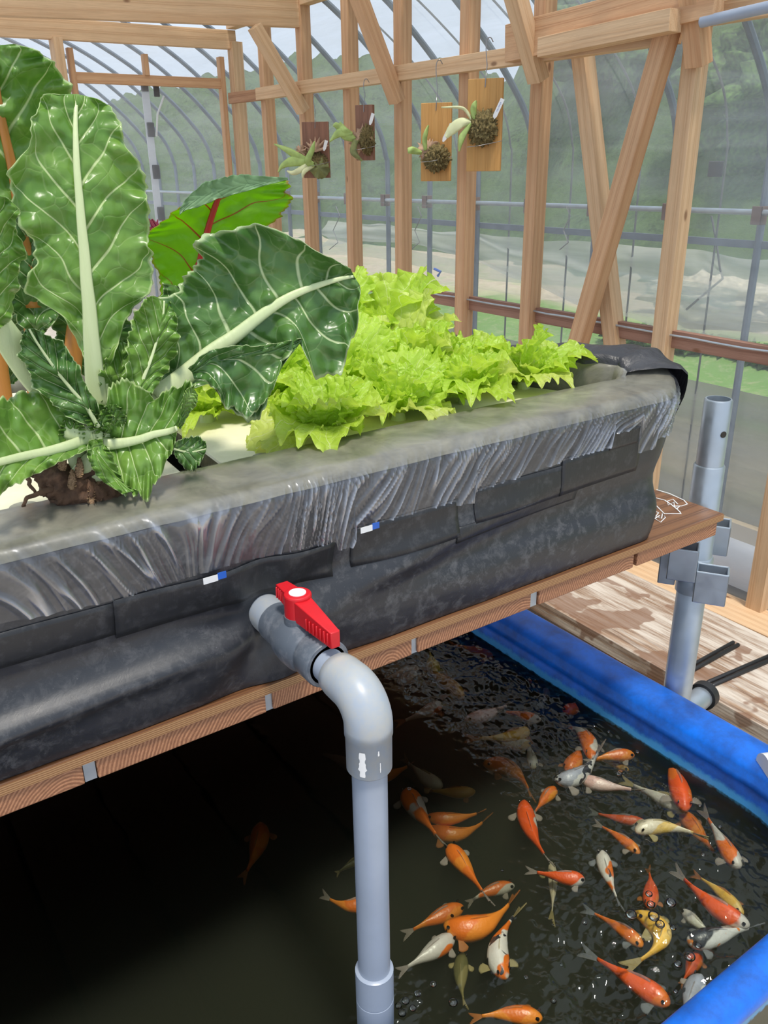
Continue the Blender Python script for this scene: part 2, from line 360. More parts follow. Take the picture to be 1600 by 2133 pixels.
bl = [(12.6, 7.6, 0, 1.3, 'large dark bush on the slope behind the crossed timbers'), (13.5, 11.5, 0, 1.3, 'bush on the slope behind the tan fern boards'), (12.2, 3.9, 0, 1.3, 'bush on the slope at the right edge, beyond the rightmost post'),
      (17, 9.4, 0, 1.5, 'upper bush on the slope above the crossed timbers')]
for x, y, z, r, lb in bl:
    o = blob('bush', (x, y, hz(x, y) + .2 * r), r, M['bush'], .6, 5, 3, (1, 1, .8), seed=x); tag(o, lb, 'bush')
for i, (px, py, r) in enumerate([(1500, 740, .13), (1560, 735, .12), (1340, 690, .12), (1440, 720, .13), (1590, 760, .12), (1290, 690, .12)]):
    q = P(px, py, x=6.2); o = blob('crop_plant', (q.x, q.y, G + .06), r * 1.0, M['bush'], .9, 4, 6, (1, 1.4, .7), seed=i * 3)
    tag(o, 'leafy crop plant outside, ' + ['midway between right edge and planter-corner post', 'close to the right edge, in front of the hoop leg', 'just left of the planter-corner post', 'just right of the planter-corner post', 'touching the right edge', 'between crossed timber feet and planter-corner post'][i], 'plant', 'crop plants in the row outside the film')
o = blob('mulch_heap', P(1480, 650, x=7.8), .45, M['mulch'], .5, 4, 4, (1, 1.6, .45)); o.location.z = G - .05; tag(o, 'pale straw heap in the field seen through the right film wall', 'straw')

# ------------------------------------------------------------------ outer hoop tunnel
half = [(3.3, -1.55), (3.3, -.15), (3.285, .06), (3.22, .23), (3.07, .41), (2.9, .57), (2.65, .76), (2.3, .95), (1.8, 1.15), (1.2, 1.30), (.6, 1.36)]
def densify(pts, k=5):
    pts = [Vector((p[0], 0, p[1])) for p in pts]; out = []
    for i in range(len(pts) - 1):
        p0 = pts[max(i-1, 0)]; p1 = pts[i]; p2 = pts[i+1]; p3 = pts[min(i+2, len(pts)-1)]
        for j in range(k):
            t_ = j / k
            out.append(.5 * ((2*p1) + (p2-p0)*t_ + (2*p0-5*p1+4*p2-p3)*t_*t_ + (3*p1-p0-3*p2+p3)*t_**3))
    out.append(pts[-1]); return [(p.x, p.z) for p in out]
prof = densify(half); prof = prof + [(1.2 - x, z) for x, z in reversed(prof[:-1])]
ys = [2.073 + .437 * k for k in range(-1, 22)]
def hoop_curve(y, off=0.0): return [Vector((x + (off if x > .6 else -off), y, z + off)) for x, z in prof]
hp = MB().tube([(p.x, 0, p.z) for p in hoop_curve(0)], .016, 8).build('hoop_pipe', M['hoop'], smooth=True, base=(3.3, 0, -1.55))
first = True
for k, y in enumerate(ys):
    o = hp if first else hp.copy()
    if not first: sc.collection.objects.link(o)
    first = False; o.location = (3.3, y, -1.55)
    HL = ['hoop pipe outside the frame to the right', 'hoop pipe whose leg stands at the right edge of the picture', 'hoop pipe just left of the post at the planter corner', 'hoop pipe whose leg shows between the feet of the crossed timbers', 'hoop pipe behind the post left of the crossed timbers', 'hoop pipe whose arch passes behind the right tan fern board', 'hoop pipe whose arch passes behind the left tan fern board', 'hoop pipe left of the tan fern boards', 'hoop pipe behind the narrow brown fern board']
    lb = ('grey steel ' + HL[k]) if k < len(HL) else 'grey steel hoop pipe of the tunnel arching behind the door frame'
    tag(o, lb, 'pipe', 'tunnel hoops beside the right wall' if y < 5.2 else 'tunnel hoops seen through the door frame')
# film over the tunnel, from skirt height up
pf = [p for p in hoop_curve(0, .018) if p.z > -.93]
Yn = 60; V = []
for i in range(Yn):
    y = -1 + 13 * i / (Yn - 1)
    for p in pf: V.append((p.x + .01 * nz((y * 2, p.z * 3, 0)), y, p.z + .01 * nz((y * 3, p.x * 2, 7))))
o = mk('wall_tunnel', V, grid_faces(Yn, len(pf)), M['tunnel']); tag(o, kind='structure')
o = sheet('wall_tunnel_end', lambda u, v: (-2.1 + 5.4 * u, 12.05, G + 2.8 * v), 10, 6, M['tunnel']); tag(o, kind='structure')
o = sheet('skirt_sheet', lambda u, v: (3.335 + .02 * nz((u * 25, v * 3, 0)), 1.0 + 9 * u, -.93 - .6 * v - .03 * (u < .2) * u), 120, 16, M['skirt']); tag(o, 'grey-beige film skirt along the foot of the hoops', 'sheet')
def cz(u, v):
    y = 1.4 + 4.2 * u; sag = .10 * math.exp(-((y - 2.15) / .35) ** 2)
    return (3.36 + .035 * math.sin(v * 9 + u * 8 + 2 * nz((u * 8, v * 2, 0))), y, -.37 - (.22 + .12 * math.sin(u * 6)) * v + (sag if v > .3 else sag * .3) * -.3 + .02 * nz((u * 14, v, 2)))
o = sheet('side_curtain', cz, 90, 14, M['curtain']); tag(o, 'gathered pale film curtain hanging outside the hoops', 'curtain')
o = sheet('shade_net', lambda u, v: (3.40, 2.2 + 3.6 * u, -.52 - .09 * v + .02 * math.sin(u * 10)), 40, 4, M['net']); tag(o, 'strip of green netting outside the hoops', 'net')
# horizontal pipe with clips, second darker rail
pr = empty('rail_pipe', (3.27, 5, -.2), 'horizontal galvanised pipe clipped along the hoop legs', 'pipe')
MB().tube([(3.27, 1.2, -.190), (3.27, 5, -.205), (3.27, 11, -.215)], .012, 10).build('pipe', M['galv'], pr, True)
for y in ys[:14]: MB().box((3.255, y - .022, -.24), (3.262, y + .022, -.17)).box((3.255, y - .022, -.24), (3.30, y - .018, -.17)).build('clip', M['rust'], pr, bevel=.002)
dr = MB().box((3.3, 1.2, -.335), (3.315, 11, -.305)).build('film_track', M['hoop']); tag(dr, 'flat grey film track rail just below the horizontal pipe', 'rail')
for i, yy in enumerate([2.30, 2.74, 3.16, 3.6, 4.05]):
    pts = [Vector((x + .04 * (x > .6), yy + .25 * sm(.2, 1.3, z), z + .035)) for x, z in prof if x > .6]
    o = MB().tube(pts, .005, 6).build('tension_strap', M['strap'], smooth=True)
    tag(o, 'dark tension strap over the film, ' + ['right of the planter-corner post', 'between the crossed timbers and the planter-corner post', 'between the crossed timbers and the post left of them', 'right of the right tan fern board', 'between the two tan fern boards'][i], 'strap', 'tension straps between the hoops')
pt = [P(px, py, x=3.37) for px, py in [(1482, 450), (1492, 500), (1500, 560), (1506, 580)]]
o = MB().tube(pt, .005, 6).tube([P(1506, 580, x=3.37), P(1470, 610, x=3.37), P(1430, 645, x=3.37)], .005, 6).build('tie_cord', M['strap'], smooth=True); tag(o, 'dark cord tying up the film curtain near the right edge', 'cord')
a = P(1490, 352, x=3.25)
o = MB().box((a.x, a.y - .035, a.z - .03), (a.x + .006, a.y + .035, a.z + .03)).build('film_patch', M['darkclip'], bevel=.003); tag(o, 'dark square patch stuck on the film near the right edge', 'patch')
a = P(1310, 770, x=3.0)
# wires dangling behind film
for i, (px, lb) in enumerate([(700, 'thin grey wire dangling in a loop under the rail pipe, near the brown board pair'), (1180, 'thin wire looped below the rail pipe left of the crossed timbers'), (870, 'thin wire dangling beside the post under the left tan board')]):
    q = [P(px, 430, x=3.0), P(px + 8, 450, x=3.0), P(px - 6, 480, x=3.0), P(px + 4, 505, x=3.0), P(px - 14, 520, x=3.0)]
    o = MB().tube(q, .003, 5).build('loose_wire', M['wire'], smooth=True); tag(o, lb, 'wire')
o = MB().tube([P(905, 560, x=3.25), P(918, 566, x=3.25), P(912, 575, x=3.25)], .008, 6).build('blue_string', M['bluestring'], smooth=True); tag(o, 'bit of blue string knotted on a hoop leg', 'string')

# ------------------------------------------------------------------ inner house: right wall film, posts, rails
W = 2.55
o = sheet('wall_right', lambda u, v: (2.60 + .006 * nz((u * 20, v * 5, 0)), .9 + 4.4 * u, -1.47 + 2.32 * v), 80, 30, M['film']); tag(o, kind='structure')
o = sheet('wall_back', lambda u, v: (-1.5 + 4.1 * u, 5.32 + .006 * nz((u * 20, v * 5, 9)), -1.47 + 2.2 * v), 40, 30, M['film']); tag(o, kind='structure')
posts = [(1.397, 'pine2', 'foot of pale pine post at the right edge beside the steel tube clamps', .32), (1.915, 'pine2', 'pine wall post right of the crossed timbers, behind the planter corner', .80),
         (2.60, 'pine', 'pine wall post left of the crossed timbers', .82), (3.03, 'pine', 'pine wall post behind the rightmost tan fern board', .82), (3.50, 'pine', 'pine wall post left of the tan fern boards', .82),
         (3.94, 'pine', 'pine wall post behind the upper brown fern board', .82), (4.39, 'pine', 'pine wall post behind the lower brown fern board', .82), (4.83, 'pine', 'pine wall post between the door corner and the brown fern boards', .82)]
for y, m, lb, top in posts:
    timber('wall_post', (W, y, -1.455), (W, y, top), .062, .058, M[m], lb, 'post')
timber('corner_post', (2.57, 5.25, -1.455), (2.57, 5.25, .70), .07, .07, M['pine2'], 'pine corner post where the door wall meets the right wall', 'post')
# crossed timbers
timber('crossed_timber', P(1208, 60, x=2.56), P(1290, 800, x=2.56), .06, .06, M['pine2'], 'pale knotty timber leaning right, behind in the crossed pair', 'timber', up=(1, 0, 0))
a = P(1392, 62, x=2.47); b = P(1196, 745, x=2.47)
timber('crossed_timber', a, b, .062, .055, M['pine'], 'reddish knotty timber leaning left, in front in the crossed pair', 'timber', up=(1, 0, 0))
# rails
timber('wall_rail', (2.495, 1.95, .375), (2.495, 4.83, .388), .045, .062, M['pine2'], 'long horizontal pine rail from which the fern boards hang', 'rail')
timber('wall_rail', (2.50, 4.83, .385), (2.50, 5.22, .39), .03, .06, M['pine3'], 'short weathered rail beside the door corner post', 'rail')
a = P(1060, 118, x=2.46); b = P(1400, 40, x=2.46)
timber('header_board', P(1062, 92, x=2.455), P(1500, -14, x=2.455), .05, .125, M['pine'], 'broad reddish pine board above the crossed timbers', 'board')
timber('header_board', P(1132, 100, x=2.41), P(1408, 42, x=2.41), .06, .062, M['pine2'], 'pale rough-sawn batten fixed under the broad board', 'board')
timber('wall_rail', (2.56, 1.1, .42), (2.56, 1.90, .42), .04, .06, M['pine2'], 'short pine rail behind the grey pipe at the top right corner', 'rail')
o = MB().tube([P(1462, 46, x=2.44), P(1700, -8, x=2.44)], .016, 16).build('conduit_pipe', M['pvc'], smooth=True); tag(o, 'grey plastic pipe at the top right corner', 'pipe')
timber('low_rail', (2.57, 1.0, -.585), (2.57, 5.22, -.592), .03, .06, M['lowrail'], 'weathered reddish low rail running along the right film wall', 'rail')
wp = [(2.545, 1.0 + i * .1, -.57 + .006 * nz((i * .7, 0, 0))) for i in range(42)]
o = MB().tube(wp, .004, 6).build('fixing_wire', M['galv'], smooth=True); tag(o, 'wavy film fixing wire along the low rail', 'wire')
timber('sill_beam', (2.48, .9, -1.475), (2.48, 5.25, -1.475), .16, .045, M['pine2'], 'flat pine sill under the right wall posts', 'sill')
o = MB().tube([(2.72, 1.0, -1.41), (2.72, 5.2, -1.41)], .085, 20).build('film_roll', M['roll'], smooth=True); tag(o, 'rolled white film lying along the foot of the right wall outside', 'roll')
timber('roof_plate', (2.55, .8, .84), (2.55, 5.25, .80), .06, .07, M['pine2'], 'pine plate along the top of the right wall', 'plate')
# knee braces
for i, (y, a, b, lb) in enumerate([(4.34, (530, 55), (632, 232), 'pine knee brace nearest the door wall, above the lower brown fern board'), (3.46, (738, -30), (828, 212), 'pine knee brace above the gap between the brown and tan fern boards'),
        (2.56, (1065, -40), (1122, 168), 'pine knee brace left of the crossed timbers crossing the broad board'), (1.875, (1440, -45), (1456, 136), 'pine knee brace at the top right in front of the broad board end')]):
    timber('knee_brace', P(*a, y=y), P(*b, y=y - .0) , .055, .065, M['pine' if i % 2 else 'pine2'], lb, 'brace', up=(0, 1, 0))
# roof beams across
b0 = Vector((2.52, 4.39, .735)); a0 = P(-160, -8, y=4.39); a0 = a0 + (a0 - b0) * 1.6
timber('roof_beam', a0, b0, .045, .125, M['pine2'], 'stained pine roof beam crossing the top left corner', 'beam')
timber('roof_beam', (-1.6, 3.5, .91), (2.52, 3.5, .86), .045, .11, M['pine2'], 'pine roof beam above the frame, nearer than the stained one', 'beam')
# back wall frame
b0 = P(488, 84, y=5.26); a0 = P(-60, 50, y=5.26); a0 = a0 + (a0 - b0) * 1.5
timber('top_plate', a0, b0, .05, .10, M['pine2'], 'pine top plate of the door wall', 'plate')
timber('door_wall_post', (1.51, 5.26, .66), (1.51, 5.26, -1.45), .05, .095, M['pine2'], 'pine post at the left side of the door opening', 'post')
dfm = empty('door_1', (2.02, 5.30, -1.45), None, None); tag(dfm, kind='structure')
def T(name, a, b, w_, h_, m='pine', up=(0, 0, 1)): return timber(name, a, b, w_, h_, M[m], parent=dfm, up=up)
T('frame_rail', (1.57, 5.29, .475), (2.49, 5.29, .475), .03, .055); T('frame_stile', (2.485, 5.29, .62), (2.485, 5.29, -1.42), .03, .05); T('frame_stile', (1.585, 5.29, .62), (1.585, 5.29, -1.42), .03, .04)
T('muntin', (2.01, 5.29, .61), (2.01, 5.29, .50), .028, .045)
st = empty('zip_strip', (2.02, 5.345, -1.0), 'white film closure strip with dark clips in the doorway', 'strip')
MB().box((1.99, 5.34, -1.2), (2.035, 5.346, .5)).build('strip', M['roll'], st)
MB().tube([(2.05, 5.338, .18), (2.07, 5.335, .30), (2.12, 5.33, .40)], .006, 6).build('cord', M['white'], st, True)
for px, py in [(301, 175), (315, 270), (326, 358), (336, 445)]:
    q = P(px, py, y=5.33); MB().box((q.x - .022, 5.328, q.z - .04), (q.x + .022, 5.34, q.z + .04)).build('clip', M['darkclip'], st, bevel=.004)
q = P(326, 186, y=5.32); MB().box((q.x - .018, 5.318, q.z - .04), (q.x + .018, 5.328, q.z + .04)).build('clip', M['darkclip'], st, bevel=.004)
# ceiling film
def cf(u, v):
    x = -1.0 + 3.5 * u; y = 3.0 + 2.2 * v
    return (x, y, .84 - .0 * u - .20 * sm(1.5, .7, x) * math.sin(math.pi * min(1, v)) ** 2 - .03 * math.sin(u * 14) * math.sin(v * 6) - .02 * nz((x * 3, y * 3, 0)))
o = sheet('ceiling', cf, 60, 40, M['ceiling']); tag(o, kind='structure')

# ------------------------------------------------------------------ plywood bench on joists
SZ = -.582
bn = empty('plywood_bench', (.6, 1.2, SZ - .04), 'plywood bench top on short joists carrying the black planter over the pond', 'bench')
mb = MB().box((-.45, .795, SZ - .013), (1.283, 2.5, SZ)); o = mb.build('bench_top', M['ply'], bn, bevel=.0015)  # top and joists run on unseen at the back to block bright water reflections
mb = MB().box((-.45, .7935, SZ - .0125), (1.283, .7952, SZ - .0008)).box((1.2828, .797, SZ - .0125), (1.2845, 2.49, SZ - .0008)); o = mb.build('bench_edge', M['plyedge'], bn); o['label'] = 'layered plywood edge'
for i, (x0, x1) in enumerate([(-.27, -.065), (-.055, .147), (.162, .369), (.379, .592), (.602, .815), (.832, 1.048), (1.057, 1.271)]):
    timber('joist', ((x0 + x1) / 2, .7965, SZ - .0265), ((x0 + x1) / 2, 2.48, SZ - .0265), x1 - x0, .026, M['joist'], parent=bn)
for x in (.1545, .374, .597, .8235): MB().box((x - .0065, .80, SZ - .040), (x + .0065, .803, SZ - .014)).build('bracket', M['galv'], bn)
MB().tube([(1.0, .93, SZ - .0) , (1.0, .93, SZ + .001)], .004, 12)
q = P(1324, 1112, z=SZ); MB().tube([q, q + Vector((0, 0, .0015))], .005, 14).build('screw', M['galv'], bn)
# white scribbled outline on plywood
sg = MB()
def scr(pts, r=.0012): sg.tube([P(a, b, z=SZ + .0008) for a, b in pts], r, 5, flat=.5)
scr([(1368, 1020), (1395, 1028), (1425, 1042), (1432, 1050), (1420, 1054), (1400, 1054)]); scr([(1362, 1036), (1385, 1042), (1400, 1052), (1412, 1062), (1418, 1068)])
scr([(1366, 1052), (1384, 1070), (1419, 1070), (1410, 1060), (1416, 1054), (1405, 1056), (1404, 1046), (1392, 1052), (1390, 1044), (1402, 1040), (1412, 1050)])
scr([(1356, 1062), (1372, 1068), (1366, 1076), (1378, 1080), (1380, 1070), (1386, 1078), (1376, 1088), (1364, 1080), (1374, 1074)])
o = sg.build('white_scribble', M['white'], bn, True)

# ------------------------------------------------------------------ planter tub (swept profile)
pln = empty('planter_tub', (.5, 1.2, SZ + .001), 'long black lined planter tub holding chard and lettuce on the bench', 'planter')
def path_pts():
    pts = []
    for x in np.linspace(-.45, 1.06, 260): pts.append((x, .79, 0, -1))
    r = .12
    for a in np.linspace(0, math.pi / 2, 30)[1:]: pts.append((1.06 + r * math.sin(a), .79 + r - r * math.cos(a), math.sin(a), -math.cos(a)))
    for y in np.linspace(.91, 1.56, 90)[1:]: pts.append((1.18 - .115 * sm(.88, 1.10, y), y, 1, 0))
    r = .10
    for a in np.linspace(0, math.pi / 2, 14)[1:]: pts.append((.965 + r * math.cos(a), 1.56 + r * math.sin(a), math.cos(a), math.sin(a)))
    for x in np.linspace(.965, -.45, 60)[1:]: pts.append((x, 1.66, 0, 1))
    return pts
PP = path_pts()
RZ = -.328
def lift(x, y): return .022 * sm(.95, 1.15, x) * sm(.80, .90, y) * (1 - .7 * sm(1.0, 1.3, y))
pin = [(-.135, -.45), (-.130, -.36), (-.124, -.336), (-.112, -.329), (-.08, -.327), (-.04, -.3265), (-.012, -.328), (-.003, -.333), (0, -.341)]
prof_low = [(.000, -.341), (.000, -.36), (-.002, -.39), (-.005, -.42), (-.008, -.44), (-.012, -.455), (-.015, -.47), (-.014, -.485), (-.010, -.50), (-.005, -.512), (-.002, -.525), (-.002, -.54), (-.004, -.555), (-.007, -.57), (-.010, -.5805)]
def sweep(profile, mat, name, off=0.0, rng=None, fn=None, parent=None, attr=None, sub=1):
    V = []; A = []
    pp = PP[rng[0]:rng[1]] if rng else PP
    for i, (x, y, nx, ny) in enumerate(pp):
        for j, (o_, z) in enumerate(profile):
            dz = lift(x, y) * sm(-.55, -.34, z)
            d, dd, f = fn(x, y, o_, z, j) if fn else (0, 0, 0)
            tap = -.045 * sm(-.33, -.58, z) * sm(.2, 1, nx) 
            oo = o_ * (1 - .28 * sm(.3, 1, nx)) + off + d + tap
            V.append((x + nx * oo, y + ny * oo, z + dz + dd)); A.append(f)
    return mk(name, V, grid_faces(len(pp), len(profile), True), mat, parent, attrs={'fold': A})
def up(profile, k):
    out = []
    for i in range(len(profile) - 1):
        for j in range(k):
            t_ = j / k; out.append((profile[i][0] * (1-t_) + profile[i+1][0] * t_, profile[i][1] * (1-t_) + profile[i+1][1] * t_))
    out.append(profile[-1]); return out
VX, VZ = .385, -.4926
def wallfn(x, y, o_, z, j):
    d = .0025 * nz((x * 9, y * 9, z * 14))
    if y < .85:
        # liner pulled in around the valve outlet, fanning folds
        r = math.hypot(x - VX, z - VZ); a = math.atan2(z - VZ, x - VX)
        d -= .010 * math.exp(-(r / .05) ** 2)
        d += .006 * math.exp(-(r / .16) ** 2) * math.cos(5 * a + 1) * sm(.02, .05, r)
        # diagonal sweeps right of valve
        s = (z + .50) - .13 * (x - VX)
        if x > VX: d += .020 * math.exp(-((s - .00) / .024) ** 2) * sm(0, .18, x - VX) * sm(1.0, .55, x)
        else: d += .012 * math.exp(-((z + .505 + .05 * (VX - x)) / .014) ** 2) * sm(0, .15, VX - x)
    else: d += .006 * nz((x * 14, y * 14, z * 4)) * sm(-.33, -.36, z)
    return d, 0, 0
sweep(up(prof_low, 3), M['liner'], 'liner', fn=wallfn, parent=pln)
sweep(up(pin, 2) , M['rim'], 'rim', fn=lambda x, y, o_, z, j: (.0015 * nz((x * 20, y * 20, 0)), .0015 * nz((x * 15, y * 15, 4)), 0), parent=pln)
# clear wrinkled wrap
ZE = [(-.45, -.40), (.096, -.401), (.2, -.41), (.35, -.407), (.474, -.417), (.4745, -.428), (.50, -.430), (.5005, -.408), (.659, -.409), (.66, -.415), (.69, -.418), (.691, -.404), (.858, -.394), (.90, -.392), (.901, -.392), (.955, -.392), (.956, -.372), (1.02, -.375), (1.021, -.415), (1.06, -.415)]
def zend(x):
    for (a, za), (b, zb) in zip(ZE, ZE[1:]):
        if a <= x <= b: return za + (zb - za) * (x - a) / (b - a)
    return -.40
def folds(x, z, y):
    sl = .35 if x < .3 else .9                           # lean of the folds
    s = x - sl * (z - RZ) * (-1) * (-1) + (.25 * (z - RZ) if x < .25 else 0)
    q = (x + (RZ - z) * (-.6 + 1.45 * sm(.22, .42, x) + .35 * nz((x * 9, 0, 5)))) * (38 + 26 * sm(.40, .5, x)) + 2.2 * nz((x * 5, 2, 2)) + 1.3 * nz((x * 11, z * 11, 1))
    a = abs(nz((q * .9, z * 6, 3))); b = abs(nz((q * 2.3, z * 9, 8)))
    f = max(0, 1 - a * 5.5) * .8 + max(0, 1 - b * 5) * .45 + .03
    big = nz((x * 7, z * 5, 9))
    return f * (.60 + .9 * max(0, big + .35)), big
def wrapfn(x, y, o_, z, j):
    t_ = j / (NW - 1); f, b = folds(x + y * (x > 1.05), z, y)
    front = sm(-.328, -.345, z)
    f2 = f * (.25 + .75 * front) if y < .9 or x > 1 else f * .3
    if x > 1.0: f2 = min(1, f2 * 1.3 + .12)
    dd = 0
    if z < -.345: dd = (zend(x) - (-.40)) * (z + .345) / (-.40 + .345)
    return .0022 + .0050 * f * front + .003 * abs(b), dd + .0012 * (1 - front), min(1, f2)
wp_ = [(-.118, -.331), (-.112, -.3285), (-.08, -.3265), (-.04, -.326), (-.012, -.3275), (-.003, -.333), (.0005, -.341)] + [(.0005 - .004 * i / 9, -.345 - .055 * i / 9) for i in range(1, 10)]
PPo = PP
def densepath():
    pts = [(x, .79, 0, -1) for x in np.linspace(-.45, 1.06, 1300)]; r = .12
    for a in np.linspace(0, math.pi / 2, 90)[1:]: pts.append((1.06 + r * math.sin(a), .79 + r - r * math.cos(a), math.sin(a), -math.cos(a)))
    return pts
PP = densepath(); wp_ = up(wp_, 2); NW = len(wp_)
o = sweep(wp_, M['wrap'], 'clear_wrap', fn=wrapfn, parent=pln); o['label'] = 'wrinkled clear film wrapped over the rim'
PP = PPo
# black sheeting over the right end rim
def shfn(x, y, o_, z, j):
    r = abs(nz((x * 25, y * 22, z * 10))); return .004 + .018 * r, .014 * r + .008 * sm(.84, .90, y) * (1 - sm(1.0, 1.1, y)) + .004 * sm(.85, .95, y), 0
idx0 = next(i for i, p in enumerate(PP) if p[1] > .83); idx1 = next(i for i, p in enumerate(PP) if p[1] > 1.6)
o = sweep(up([(-.134, -.42), (-.130, -.36), (-.120, -.331), (-.10, -.327), (-.05, -.322), (-.01, -.324), (.002, -.335), (.003, -.37), (-.002, -.41)], 3), M['sheet'], 'black_sheeting', rng=(idx0, idx1), fn=shfn, parent=pln); o['label'] = 'crumpled black sheeting over the end of the rim'
# duct tape strips on the front wall
def tape(x0, x1, z0, z1, za=0.0, off=.0013):
    V = []; n_, m_ = 26, 7
    for i in range(n_):
        x = x0 + (x1 - x0) * i / (n_ - 1)
        for j in range(m_):
            z = z0 + za * i / (n_ - 1) + (z1 - z0) * j / (m_ - 1)
            o_ = np.interp(-z, [-p[1] for p in prof_low], [p[0] for p in prof_low]); d = wallfn(x, .79, o_, z, 0)[0]
            V.append((x, .79 - o_ - d - off, z))
    o = mk('tape_strip', V, grid_faces(n_, m_, True), M['tape'], pln); md = o.modifiers.new('s', 'SOLIDIFY'); md.thickness = .0003; return o
tape(-.25, .21, -.405, -.447, -.01); tape(.205, .475, -.412, -.462, -.006, .0019); tape(.50, .665, -.409, -.462, .002); tape(.693, .862, -.400, -.448, -.002)
tape(.858, 1.03, -.392, -.450, .003, .0019); tape(.955, 1.02, -.370, -.398, 0, .0026); tape(.66, .90, -.447, -.47, .004, .0011)
for px, py, x0, x1 in [(445, 1203, .0, 0), (768, 1099, 0, 0)]:
    q = P(px, py, y=.784); a_ = MB().box((q.x - .013, .7815, q.z - .004), (q.x + .004, .7822, q.z + .0035)).build('tape_backing', M['white'], pln)
    a_ = MB().box((q.x + .004, .7813, q.z - .003), (q.x + .014, .7822, q.z + .005)).build('tape_backing', M['blueprint'], pln); a_['label'] = 'blue printed end of tape backing'
# nutrient water in planter + floor of tub
MB().box((-.45, .925, -.42), (.955, 1.52, -.415)).build('nutrient_water', simple('dark_water', (.008, .009, .008), .05, .1), pln)

# ------------------------------------------------------------------ foam rafts
BZ = -.347
def raft(poly, label):
    bm = bmesh.new(); vs = [bm.verts.new((x, y, BZ)) for x, y in poly]; f = bm.faces.new(vs)
    r = bmesh.ops.extrude_face_region(bm, geom=[f]); vv = [e for e in r['geom'] if isinstance(e, bmesh.types.BMVert)]
    bmesh.ops.translate(bm, verts=vv, vec=(0, 0, -.028)); bmesh.ops.recalc_face_normals(bm, faces=bm.faces)
    V = [v.co[:] for v in bm.verts]; Fc = [[v.index for v in f.verts] for f in bm.faces]; bm.verts.index_update(); Fc = [[v.index for v in f.verts] for f in bm.faces]; bm.free()
    o = mk('foam_raft', V, Fc, M['foam'], None, False); o.data.materials.append(M['foamedge'])
    for p in o.data.polygons:
        if abs(p.normal.z) < .5: p.material_index = 1
    md = o.modifiers.new('b', 'BEVEL'); md.width = .002; tag(o, label, 'foam board'); return o
raft([(-.4, .918), (.350, .918), (.356, 1.02), (.36, 1.5), (-.4, 1.5)], 'cream foam raft under the white-ribbed chard')
raft([(.400, .905), (1.03, .905), (.965, 1.06), (.965, 1.52), (.420, 1.52), (.414, 1.12)], 'cream foam raft under the lettuces')
for px, py, lb in [(50, 1057, 'round grey plug in the foam raft left of the chard root'), (550, 953, 'round grey plug in the foam raft near the front rim')]:
    q = P(px, py, z=BZ); o = MB().tube([q + Vector((0, 0, -.01)), q + Vector((0, 0, .0015))], .0155, 24).build('foam_plug', M['plug']); tag(o, lb, 'plug')

